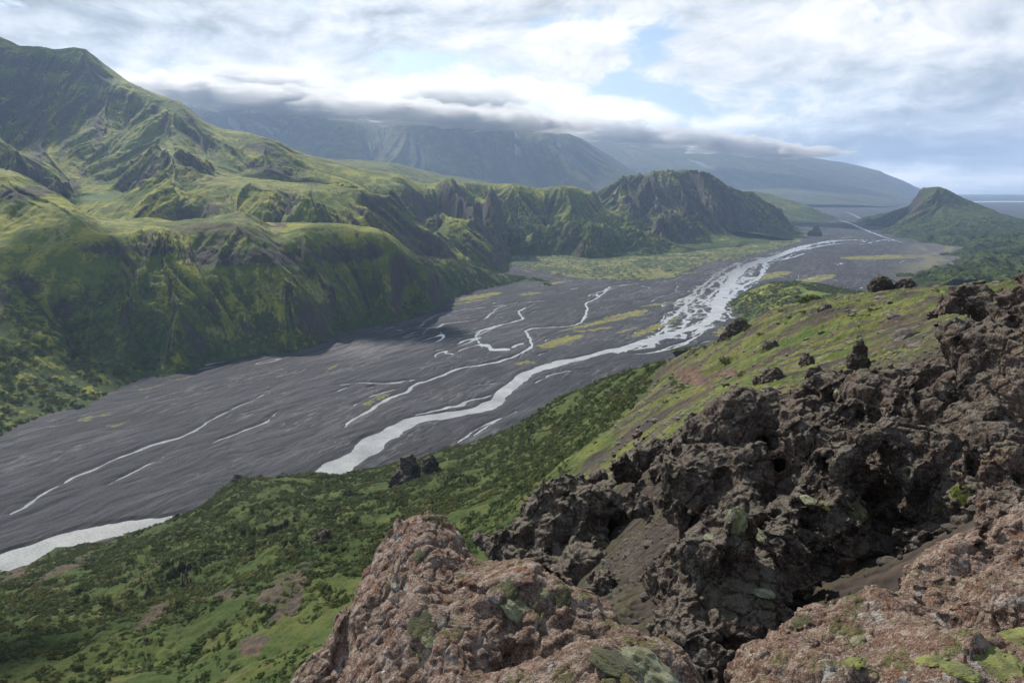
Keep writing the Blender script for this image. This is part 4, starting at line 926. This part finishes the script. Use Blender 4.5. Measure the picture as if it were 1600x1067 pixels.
def mat_rock(name, base, second, lichen, lich_amt=0.5, moss=0.5, sc=1.0, white=0.0, orange=0.0, moss_col=((.085, .10, .018), (.21, .22, .09)), bump=1.0, pale=(.55, .55, .50), lit_tops_amt=0.75):
    m = bpy.data.materials.new(name); m.use_nodes = True; t = NT(m.node_tree); t.n.clear()
    co = t.add('ShaderNodeTexCoord').outputs['Object']
    cc = t.vm('ADD', co, (0, 0, -H)); s = 1.0/sc
    n1 = t.noise(cc, 1.1*s, 6, 0.62); n2 = t.noise(cc, 7*s, 8, 0.68); n3 = t.noise(cc, 40*s, 5, 0.7)
    vo = t.add('ShaderNodeTexVoronoi', {'Vector': cc, 'Scale': 22*s}); vo2 = t.add('ShaderNodeTexVoronoi', {'Vector': cc, 'Scale': 70*s})
    col = t.mix(t.mr(n1, 0.38, 0.64), base, second)
    col = t.mix(t.m('MULTIPLY', t.mr(n2, 0.35, 0.7), 0.6), col, tuple(c*1.7 for c in base))
    # clasts: every cell a little different
    rnd = t.add('ShaderNodeSeparateColor', {0: vo2.outputs['Color']}).outputs[0]
    col = t.mix(t.mr(rnd, 0.55, 0.95, 0, 0.6), col, lichen)
    rnd2 = t.add('ShaderNodeSeparateColor', {0: vo.outputs['Color']}).outputs[1]
    col = t.mix(t.mr(rnd2, 0.7, 1.0, 0, 0.5), col, tuple(c*0.35 for c in base))
    if orange > 0: col = t.mix(t.m('MULTIPLY', t.mr(t.noise(t.vm('ADD', cc, (5, 3, 1)), 3*s, 6, 0.65), 0.52, 0.68), orange), col, (.20, .075, .030))
    # lichen scabs
    nl = t.noise(t.vm('ADD', cc, (11, 2, 5)), 5.0*s, 8, 0.72)
    lm = t.m('MULTIPLY', t.mr(t.m('ADD', nl, t.m('MULTIPLY', t.m('SUBTRACT', n3, 0.5), 0.35)), 0.62-0.16*lich_amt, 0.70-0.12*lich_amt), 0.85)
    col = t.mix(lm, col, lichen)
    nl2 = t.noise(t.vm('ADD', cc, (1, 22, 9)), 9*s, 7, 0.7)
    col = t.mix(t.m('MULTIPLY', t.mr(nl2, 0.62, 0.67), 0.35+0.6*white), col, pale)
    nl3 = t.noise(t.vm('ADD', cc, (31, 2, 19)), 2.4*s, 10, 0.72)
    col = t.mix(t.m('MULTIPLY', t.mr(nl3, 0.57, 0.63), 0.75*white), col, tuple(c*0.8 for c in pale))
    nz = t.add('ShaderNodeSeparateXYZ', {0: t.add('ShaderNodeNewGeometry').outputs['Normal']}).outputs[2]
    nm = t.noise(t.vm('ADD', cc, (3, 8, 2)), 1.6*s, 6, 0.65)
    mm = t.mr(t.m('ADD', t.m('MULTIPLY', nz, 0.35), nm), 0.88-0.20*moss, 0.98-0.20*moss)
    mc = t.mix(t.mr(n2, 0.4, 0.62), moss_col[0], moss_col[1])
    col = t.mix(mm, col, mc)
    lit_tops = t.m('MULTIPLY', t.mr(t.m('ADD', nz, t.m('MULTIPLY', t.m('SUBTRACT', n2, 0.5), 1.6)), 0.45, 0.95), lit_tops_amt)  # lichen tones paint the up-facing faces paler, as lit tops
    col = t.mix(lit_tops, col, t.mix(rnd, tuple(c*0.75 for c in lichen), lichen))
    crack = t.mr(t.noise(cc, 3.2*s, 9, 0.75), 0.28, 0.42)
    col = t.mix(crack, tuple(c*0.3 for c in base), col)
    h = t.m('ADD', t.m('MULTIPLY', n2, 0.9), t.m('ADD', t.m('MULTIPLY', n3, 0.35), t.m('MULTIPLY', t.m('MULTIPLY', vo.outputs['Distance'], -0.30), 1.0)))
    h = t.m('ADD', h, t.m('MULTIPLY', vo2.outputs['Distance'], -0.18))
    bm = t.add('ShaderNodeBump', {'Strength': 1.0, 'Distance': 0.09*sc*bump, 'Height': h})
    b = t.add('ShaderNodeBsdfPrincipled', {'Base Color': col, 'Roughness': 0.92, 'Normal': bm.outputs[0], 'Specular IOR Level': 0.2})
    t.add('ShaderNodeOutputMaterial', {'Surface': b.outputs[0]})
    return m
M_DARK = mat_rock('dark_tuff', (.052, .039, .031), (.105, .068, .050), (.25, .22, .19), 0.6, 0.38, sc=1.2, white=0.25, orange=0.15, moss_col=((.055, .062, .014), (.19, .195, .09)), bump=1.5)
M_MID = mat_rock('brown_tuff', (.085, .060, .048), (.13, .085, .066), (.26, .22, .19), 0.5, 0.5, sc=1.2, white=0.2, orange=0.25)
M_PINK = mat_rock('lichened_tuff', (.160, .088, .062), (.085, .060, .050), (.42, .34, .285), 0.9, 0.12, sc=0.5, white=1.0, orange=0.8, moss_col=((.075, .075, .018), (.17, .17, .06)), bump=1.5, pale=(.60, .59, .56), lit_tops_amt=0.15)
M_FAR = mat_rock('distant_tuff', (.050, .042, .038), (.085, .065, .055), (.15, .13, .11), 0.3, 0.6, sc=8.0)
def rock(name, label, blobs, size, mat, group=None, cat='rock', **kw):
    o = rock_mesh(name, blobs, size, mat, **kw)
    o['label'] = label; o['category'] = cat
    if group: o['group'] = group
    return o
M_STONE = mat_rock('stone', (.060, .050, .045), (.10, .08, .068), (.22, .20, .18), 0.4, 0.25, sc=0.6)
stones()
ROCKS = {}
def crags():
    R_ = ROCKS
    # front pink rock
    R_['pink'] = rock('foreground_rock', 'large pinkish brown lichen covered rock rising to a point at the bottom centre', [
        (640, 1010, 4.7, 210), (645, 880, 5.1, 120), (560, 1060, 4.7, 170), (730, 960, 4.8, 130), (740, 1090, 4.0, 210), (700, 1300, 3.4, 330), (500, 1250, 4.2, 240),
        (655, 872, 5.1, 24), (800, 985, 4.6, 85), (850, 950, 4.7, 50), (895, 965, 4.6, 52), (880, 1040, 4.3, 110), (970, 1080, 4.0, 95), (1010, 1100, 3.9, 95), (900, 1250, 3.3, 240)],
        0.55, M_PINK, voxpx=5.0, A=0.14, ridge=0.14, k=0.35, seed=100, det=0.65, blk=0.12, pit=0.5, lam=1.2, ncut=7,
        planes=((652, 838, 5.1, -.78, -.25, .58), (668, 842, 5.1, .42, -.05, .90)))
    R_['ledge'] = rock('ledge_rock', 'reddish brown lichened ledge with bright moss filling the bottom right corner', [
        (1280, 1010, 4.6, 62), (1258, 985, 4.7, 36), (1220, 1070, 4.2, 85), (1330, 1050, 4.3, 90), (1420, 1050, 4.3, 115), (1470, 985, 4.8, 75), (1540, 1000, 4.6, 100), (1610, 1000, 4.4, 120), (1445, 940, 5.0, 38), (1300, 1170, 3.8, 170), (1500, 1180, 3.6, 200), (1650, 1150, 3.5, 160)],
        0.5, M_PINK, voxpx=5.0, A=0.15, ridge=0.14, k=0.4, seed=200, det=0.65, blk=0.13, pit=.5)
    R_['shelf'] = rock('shelf_rock', 'brown rock shelf above the bottom right ledge, sloping up to the right edge', [
        (1500, 930, 6.4, 62, 1.3, 1, .7), (1570, 910, 6.3, 85, 1.3, 1, .8), (1660, 880, 6.3, 110), (1560, 990, 6.0, 70), (1640, 990, 5.8, 100)],
        0.6, M_PINK, voxpx=4.5, A=0.18, ridge=0.2, k=0.4, seed=230, det=0.7, blk=0.16, pit=.6)
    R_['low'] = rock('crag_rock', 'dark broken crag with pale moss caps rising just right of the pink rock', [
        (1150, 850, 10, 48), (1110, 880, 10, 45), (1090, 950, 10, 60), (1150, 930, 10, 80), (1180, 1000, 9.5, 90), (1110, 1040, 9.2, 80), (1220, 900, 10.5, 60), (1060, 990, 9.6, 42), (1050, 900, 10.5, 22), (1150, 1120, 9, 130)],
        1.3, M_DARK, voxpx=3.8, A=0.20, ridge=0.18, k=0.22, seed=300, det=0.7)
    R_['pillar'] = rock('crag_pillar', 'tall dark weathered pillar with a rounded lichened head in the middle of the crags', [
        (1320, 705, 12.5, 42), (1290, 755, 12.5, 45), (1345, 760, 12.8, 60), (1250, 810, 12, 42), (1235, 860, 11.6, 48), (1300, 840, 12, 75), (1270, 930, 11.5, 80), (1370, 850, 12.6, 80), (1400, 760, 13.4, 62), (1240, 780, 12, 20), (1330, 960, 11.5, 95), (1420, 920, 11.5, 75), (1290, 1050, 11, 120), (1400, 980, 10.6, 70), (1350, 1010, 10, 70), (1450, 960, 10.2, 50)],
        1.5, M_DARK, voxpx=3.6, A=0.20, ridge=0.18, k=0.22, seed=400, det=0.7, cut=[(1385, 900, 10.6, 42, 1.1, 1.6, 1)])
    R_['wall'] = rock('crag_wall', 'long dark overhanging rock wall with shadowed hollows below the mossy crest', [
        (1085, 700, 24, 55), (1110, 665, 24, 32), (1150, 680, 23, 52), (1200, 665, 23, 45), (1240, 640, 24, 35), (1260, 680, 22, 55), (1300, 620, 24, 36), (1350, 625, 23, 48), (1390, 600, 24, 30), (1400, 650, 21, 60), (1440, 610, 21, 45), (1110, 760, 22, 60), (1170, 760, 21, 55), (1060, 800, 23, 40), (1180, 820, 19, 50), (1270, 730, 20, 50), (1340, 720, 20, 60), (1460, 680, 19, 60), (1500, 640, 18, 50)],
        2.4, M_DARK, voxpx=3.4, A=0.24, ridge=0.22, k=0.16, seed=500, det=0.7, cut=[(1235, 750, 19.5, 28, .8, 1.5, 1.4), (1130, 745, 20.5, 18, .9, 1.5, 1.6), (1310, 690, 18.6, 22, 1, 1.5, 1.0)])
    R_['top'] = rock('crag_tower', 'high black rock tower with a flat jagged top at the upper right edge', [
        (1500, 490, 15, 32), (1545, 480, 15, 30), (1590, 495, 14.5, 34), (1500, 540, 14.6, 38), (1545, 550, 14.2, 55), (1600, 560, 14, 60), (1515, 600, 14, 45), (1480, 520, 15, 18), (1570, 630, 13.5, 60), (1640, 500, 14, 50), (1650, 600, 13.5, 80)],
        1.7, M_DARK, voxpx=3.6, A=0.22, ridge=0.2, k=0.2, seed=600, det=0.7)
    R_['right'] = rock('crag_buttress', 'dark rock buttress with yellow green moss patches beside the right edge', [
        (1480, 730, 12.2, 62), (1540, 700, 12.2, 60), (1600, 720, 11.5, 70), (1500, 800, 11.5, 70), (1460, 860, 11, 55), (1530, 860, 10.5, 55), (1440, 790, 12.4, 50), (1560, 780, 11.5, 60), (1650, 800, 11, 90), (1480, 930, 10.4, 60)],
        1.5, M_DARK, voxpx=3.6, A=0.22, ridge=0.18, k=0.2, seed=700, det=0.7, cut=[(1545, 800, 10.6, 22, .8, 1.4, 1.6)])
    R_['brown'] = rock('edge_boulder', 'reddish brown boulder cut by the right edge beneath the black rock tower', [
        (1600, 610, 8.2, 34), (1620, 650, 8.2, 40), (1650, 600, 8.2, 60)], 0.7, M_MID, voxpx=3.8, A=0.18, ridge=0.2, seed=800)
    R_['edge2'] = rock('edge_outcrop', 'knobbly grey brown outcrop with hollows on the right edge above the shelf', [
        (1570, 745, 8.0, 26), (1600, 720, 8.0, 34), (1610, 790, 7.6, 42), (1640, 760, 8, 60), (1590, 840, 7.2, 38), (1640, 850, 7, 70)], 0.8, M_MID, voxpx=3.8, A=0.22, ridge=0.3, seed=850, k=.18)
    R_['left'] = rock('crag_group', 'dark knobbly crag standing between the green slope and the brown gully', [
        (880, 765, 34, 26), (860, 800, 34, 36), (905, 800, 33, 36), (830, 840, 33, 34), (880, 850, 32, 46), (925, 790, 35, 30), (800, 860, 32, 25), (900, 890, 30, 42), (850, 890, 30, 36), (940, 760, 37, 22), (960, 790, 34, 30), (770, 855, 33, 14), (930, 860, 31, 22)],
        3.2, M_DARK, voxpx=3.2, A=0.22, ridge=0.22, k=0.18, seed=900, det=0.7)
    R_['left2'] = rock('crag_rock', 'small dark crag at the head of the brown gully below the mossy soil', [
        (1010, 720, 40, 18), (990, 745, 38, 20), (1030, 705, 40, 24), (1045, 740, 36, 28), (1000, 690, 42, 12)], 2.6, M_DARK, voxpx=3.0, A=0.22, ridge=0.3, seed=930, k=.2)
    R_['gully'] = rock('boulder', 'rounded dark boulder lying in the gully behind the pink rock', [
        (935, 900, 22, 18), (940, 915, 21.6, 20)], 0.9, M_DARK, voxpx=2.6, A=0.2, ridge=0.2, seed=950)
crags()
def pinnacle(label, px, py, D, r, tall=1.5, n=4, seed=0, name='rock_pinnacle', lean=0.0):
    rs = np.random.RandomState(seed); bl = []
    for i in range(n):
        f = i/max(1, n-1); rr = r*(1.0-0.55*f)
        bl.append((px+lean*r*f+rs.uniform(-.3, .3)*r*(1-f), py+r*0.6-f*r*tall*1.5, D+rs.uniform(-.3, .3)*r*D/F, rr*rs.uniform(.8, 1.1), 1, 1, 1.3))
    rock(name, label, bl, r*D/F*0.9, M_FAR if D > 150 else M_DARK, voxpx=max(1.0, r*0.07), A=0.30, ridge=0.40, k=.25, seed=seed)
PIN = [('dark rock stack at the slope edge against the gravel plain, left of the river bend', 368, 757, 462, 11, 1.0, 4, 1),
       ('small black stump of rock on the slope edge just above the grey river', 276, 808, 425, 6, .9, 3, 2),
       ('mushroom shaped dark rock on the green slope left of the small rock spikes', 527, 800, 300, 8, 1.1, 4, 3),
       ('thin dark rock spike on the green slope under the larger crag', 573, 790, 320, 6, 1.6, 4, 4),
       ('reddish rock lump beside the thin spike on the green slope', 597, 788, 322, 7, .6, 3, 5),
       ('large dark crag standing up from the green slope near the river', 640, 745, 372, 24, 1.1, 6, 6),
       ('lower dark shoulder of rock trailing left below the large slope crag', 618, 768, 350, 12, .5, 4, 7),
       ('bushy dark knob of rock right of the large slope crag', 672, 725, 400, 12, .7, 4, 8),
       ('dark rock outcrop on the green slope left of the pink rock', 502, 862, 205, 24, .9, 5, 9),
       ('pale topped brown rock above the dark outcrop left of the pink rock', 508, 838, 225, 10, .5, 3, 10),
       ('small upright dark stone in the scrub under the outcrop', 412, 908, 185, 7, 1.0, 3, 11),
       ('tiny black rock in the scrub of the left slope', 371, 900, 210, 4, .7, 2, 12),
       ('narrow pointed dark spire standing on the mossy slope at right', 1342, 560, 46, 15, 1.3, 5, 13),
       ('low dark crag on the skyline of the mossy crest', 1378, 446, 168, 16, .4, 5, 14),
       ('second low dark crag on the crest right of the first', 1412, 447, 165, 14, .3, 4, 15),
       ('dark blocky crag at the edge of the mossy slope above the river braids', 1160, 524, 190, 24, .7, 4, 16),
       ('dark cliffy nose where the crest drops towards the river', 1095, 560, 225, 28, .4, 5, 17),
       ('small dark crag left of the cliffy nose', 1062, 578, 240, 18, .4, 4, 18),
       ('dark arched rock with a hollow under the nose', 1062, 616, 190, 22, .4, 5, 19),
       ('dark rock hump right of the reddish bank', 1205, 596, 60, 22, .4, 4, 20),
       ('pale lichened rubble mound beneath the narrow spire', 1440, 584, 40, 24, .3, 5, 21),
       ('small dark rock ledge in the middle of the mossy crest slope', 1205, 540, 130, 11, .3, 4, 23),
       ('low brown rock rib near the top of the mossy crest, below the skyline', 1290, 480, 150, 10, .3, 4, 24),
       ('dark rock step low on the mossy slope, left of the narrow spire', 1260, 562, 70, 12, .3, 4, 25),
       ('dark boulder on the mossy soil slope above the crag', 1000, 700, 60, 6, .5, 3, 22)]
for p in PIN: pinnacle(p[0], *p[1:5], tall=p[5], n=p[6], seed=1000+p[7]*13)
def stack(label, px, py, D, r, seed):
    pinnacle(label, px, py, D, r, 0.8, 4, seed)
stack('isolated rock stack on the gravel beside the tip of the headland', 1275, 362, 3650, 8, 2001)
stack('small distant rock knob on the far gravel plain', 1274, 346, 5200, 4, 2002)
log('rocks')

# ------------------------------------------------------------------ moss cushions growing on the rocks (parts of the rocks)
def mat_moss(name, c0, c1):
    m = bpy.data.materials.new(name); m.use_nodes = True; t = NT(m.node_tree); t.n.clear()
    cc = t.vm('ADD', t.add('ShaderNodeTexCoord').outputs['Object'], (0, 0, -H))
    n = t.noise(cc, 9, 6, 0.65); n2 = t.noise(cc, 90, 4, 0.7)
    col = t.mix(t.mr(n, 0.4, 0.62), c0, c1); col = t.mix(t.mr(n2, 0.35, 0.7, 0, 0.5), col, tuple(c*0.4 for c in c0))
    bm = t.add('ShaderNodeBump', {'Strength': 1.0, 'Distance': 0.02, 'Height': t.m('ADD', n2, t.m('MULTIPLY', n, .6))})
    b = t.add('ShaderNodeBsdfPrincipled', {'Base Color': col, 'Roughness': 1.0, 'Normal': bm.outputs[0], 'Specular IOR Level': 0.1, 'Sheen Weight': 0.3})
    t.add('ShaderNodeOutputMaterial', {'Surface': b.outputs[0]}); return m
MOSS_P = mat_moss('pale_moss', (.135, .14, .055), (.33, .34, .21)); MOSS_G = mat_moss('bright_moss', (.10, .115, .012), (.26, .28, .05)); MOSS_D = mat_moss('olive_moss', (.045, .045, .010), (.10, .10, .025))
from mathutils.bvhtree import BVHTree
BV = {}
def hit(o, px, py):
    if o.name not in BV:
        me = o.data; BV[o.name] = BVHTree.FromPolygons([v_.co for v_ in me.vertices], [p.vertices[:] for p in me.polygons])
    x, y, z = at(px, py, 1.0); d = mathutils.Vector((x, y, z-H)).normalized()
    return BV[o.name].ray_cast(mathutils.Vector((0, 0, H)), d)
def cushion(o, px, py, rpx, mat, sx=1.3, flat=0.45, seed=0, label=None):
    p, n, _, dist = hit(o, px, py)
    if p is None: return
    r = 0.62*rpx*dist/F; flat *= 0.7
    rs = np.random.RandomState(seed); nu, nv = 96, 56
    A, B = np.meshgrid(np.linspace(0, 2*np.pi, nu, endpoint=False), np.linspace(0, np.pi, nv))
    V = np.stack([np.sin(B)*np.cos(A), np.sin(B)*np.sin(A), np.cos(B)], -1).reshape(-1, 3)
    q = 1+0.30*fbm3(V[:, 0]*1.8+seed, V[:, 1]*1.8, V[:, 2]*1.8, 4, seed)+0.07*fbm3(V[:, 0]*6, V[:, 1]*6+seed, V[:, 2]*6, 3, seed+1)
    V = V*q[:, None]*np.array([sx, 1.0, flat])*r
    Mx = (n*0.6+mathutils.Vector((0, 0, 0.5))).to_track_quat('Z', 'X').to_matrix()
    V = V@np.array(Mx).T+np.array(p)-np.array(n)*r*flat*0.55
    idx = np.arange(nu*nv).reshape(nv, nu); Qd = np.stack([idx[:-1], np.roll(idx, -1, 1)[:-1], np.roll(idx, -1, 1)[1:], idx[1:]], -1).reshape(-1, 4)[:, ::-1]
    c = link('moss_cushion', mesh_from('moss_cushion', V, Qd, mat)); c.parent = o
def moss():
    R_ = ROCKS
    for a in [('pink', 812, 948, 34, MOSS_P, 1.2, .8), ('pink', 790, 925, 26, MOSS_D, 1.4, .4), ('pink', 1005, 1040, 80, MOSS_P, 1.3, .8), ('pink', 960, 1030, 44, MOSS_D, 1.3, .3), ('pink', 660, 975, 30, MOSS_D, 1.2, .2), ('pink', 672, 995, 22, MOSS_P, 1.3, .25), ('pink', 655, 865, 16, MOSS_D, 1.2, .3), ('pink', 880, 935, 20, MOSS_D, 1.6, .3), ('pink', 850, 925, 13, MOSS_P, 1.3, .5), ('pink', 550, 935, 14, MOSS_P, 1.5, .4),
              ('ledge', 1560, 1035, 48, MOSS_G, 1.5, .4), ('ledge', 1590, 1000, 34, MOSS_G, 1.5, .4), ('ledge', 1500, 1045, 26, MOSS_G, 1.4, .35), ('ledge', 1330, 1036, 17, MOSS_G, 1.7, .3), ('ledge', 1255, 968, 16, MOSS_D, 1.5, .3), ('ledge', 1340, 1000, 12, MOSS_P, 1.3, .5), ('shelf', 1560, 945, 26, MOSS_G, 1.6, .3), ('ledge', 1455, 1030, 18, MOSS_G, 1.7, .3), ('shelf', 1590, 905, 18, MOSS_D, 1.6, .3),
              ('low', 1150, 818, 24, MOSS_P, 1.5, .45), ('low', 1185, 835, 18, MOSS_P, 1.3, .4), ('low', 1110, 838, 14, MOSS_P, 1.2, .5), ('low', 1195, 925, 20, MOSS_P, 1.2, .3), ('low', 1160, 1010, 16, MOSS_P, 1.2, .4), ('pillar', 1262, 780, 14, MOSS_P, 1.3, .4), ('pillar', 1290, 790, 10, MOSS_G, 1.3, .4), ('pillar', 1340, 800, 18, MOSS_D, 1.3, .3),
              ('right', 1500, 775, 18, MOSS_G, 1.3, .3), ('right', 1470, 790, 13, MOSS_D, 1.3, .3), ('wall', 1230, 605, 9, MOSS_P, 1.4, .4), ('wall', 1310, 608, 10, MOSS_P, 1.3, .5)]:
        cushion(R_[a[0]], *a[1:5], sx=a[5], flat=a[6], seed=int(a[1]))
moss()
# ------------------------------------------------------------------ air
def haze():
    import bmesh
    bm = bmesh.new(); bmesh.ops.create_cube(bm, size=1.0)
    x0, x1, y0, y1, z0, z1 = -60000, 60000, -20000, 26500, -6, 1650
    for v_ in bm.verts:
        v_.co = ((x0 if v_.co.x < 0 else x1), (y0 if v_.co.y < 0 else y1), (z0 if v_.co.z < 0 else z1))
    me = bpy.data.meshes.new('haze'); bm.to_mesh(me); bm.free()
    m = bpy.data.materials.new('haze'); m.use_nodes = True; t = NT(m.node_tree); t.n.clear()
    vol = t.add('ShaderNodeVolumePrincipled', {'Color': (0.46, 0.645, 1.0, 1), 'Density': HAZE_D, 'Anisotropy': 0.25})
    t.add('ShaderNodeOutputMaterial', {'Volume': vol.outputs[0]})
    me.materials.append(m)
    link('haze', me, kind='stuff')
# ------------------------------------------------------------------ unseen clouds added out of view to shade chosen parts of the land
def shade_clouds():
    import bmesh
    m = bpy.data.materials.new('cloud'); m.use_nodes = True; t = NT(m.node_tree); t.n.clear()
    b = t.add('ShaderNodeBsdfPrincipled', {'Base Color': (.8, .8, .8, 1), 'Roughness': 1.0, 'Specular IOR Level': 0.0})
    t.add('ShaderNodeOutputMaterial', {'Surface': b.outputs[0]})
    # where the shadow lies (x, y, z) and its half size
    for i, (x, y, z, rx, ry) in enumerate(CLOUD_SHADE):
        k = (2350-z)/sunv[2]; cx, cy = x+sunv[0]*k, y+sunv[1]*k
        bm = bmesh.new(); bmesh.ops.create_icosphere(bm, subdivisions=5, radius=1.0)
        P = np.array([v_.co for v_ in bm.verts])
        r = 1+0.38*fbm3(P[:, 0]*1.6+i*5, P[:, 1]*1.6, P[:, 2]*1.6, 5, 700+i, g=0.55)
        for v_, q in zip(bm.verts, r): v_.co = mathutils.Vector((v_.co.x*rx*float(q), v_.co.y*ry*float(q), max(v_.co.z, -0.25)*0.33*min(rx, ry)*float(q)))
        me = bpy.data.meshes.new('cloud'); bm.to_mesh(me); bm.free(); me.materials.append(m)
        o = link('cloud', me, kind='structure'); o.location = (cx, cy, 2350)
CLOUD_SHADE = [(-2000, 2850, 650, 330, 200), (-1450, 2050, 350, 180, 120), (-620, 960, 60, 90, 80), (-230, 1230, 60, 100, 70), (-560, 2100, 150, 200, 120), (1200, 3700, 100, 220, 200), (2300, 4700, 100, 450, 400), (-190, 150, 140, 80, 50)]
shade_clouds()
def summit_cloud():
    """low cloudbanks lying along the summits of the far ranges"""
    import bmesh
    m = bpy.data.materials.new('summit_cloud'); m.use_nodes = True; t = NT(m.node_tree); t.n.clear()
    vol = t.add('ShaderNodeVolumePrincipled', {'Color': (1, 1, 1, 1), 'Density': SUMMIT_CLOUD_D, 'Anisotropy': 0.3})
    t.add('ShaderNodeOutputMaterial', {'Volume': vol.outputs[0]})
    rs = np.random.RandomState(5)
    for i, (px, py, D, rx, ry, rz) in enumerate(MIST):
        x, y, z = at(px, py, D)
        bm = bmesh.new(); bmesh.ops.create_icosphere(bm, subdivisions=5, radius=1.0)
        P = np.array([v_.co for v_ in bm.verts]); q = i*7.3
        r = 1+0.55*fbm3(P[:, 0]*2.6+q, P[:, 1]*2.6, P[:, 2]*2.0, 5, 730+i, g=0.55)
        for v_, k in zip(bm.verts, r): v_.co = mathutils.Vector((v_.co.x*rx*float(k), v_.co.y*ry*float(k), (v_.co.z if v_.co.z > 0 else v_.co.z*0.45)*rz*float(k)))
        me = bpy.data.meshes.new('cloud_bank'); bm.to_mesh(me); bm.free(); me.materials.append(m)
        o = link('cloud_bank', me, kind='stuff'); o.location = (x, y, z)
SUMMIT_CLOUD_D = 0.0055
MIST = [(250, 147, 8300, 800, 450, 190), (370, 157, 8300, 800, 500, 170), (470, 167, 8500, 700, 450, 200), (560, 175, 8200, 700, 450, 170), (650, 183, 8300, 600, 450, 190), (730, 189, 8500, 600, 450, 160), (800, 193, 8300, 550, 400, 180), (880, 199, 8500, 450, 400, 130),
        (960, 211, 12500, 800, 600, 230), (1060, 221, 12500, 900, 600, 200), (1150, 231, 12800, 800, 600, 210), (1240, 241, 12600, 800, 600, 150), (420, 147, 9200, 900, 500, 260), (700, 172, 9400, 900, 500, 260)]
summit_cloud()
HAZE_D = 5.0e-5
haze()
log('done')
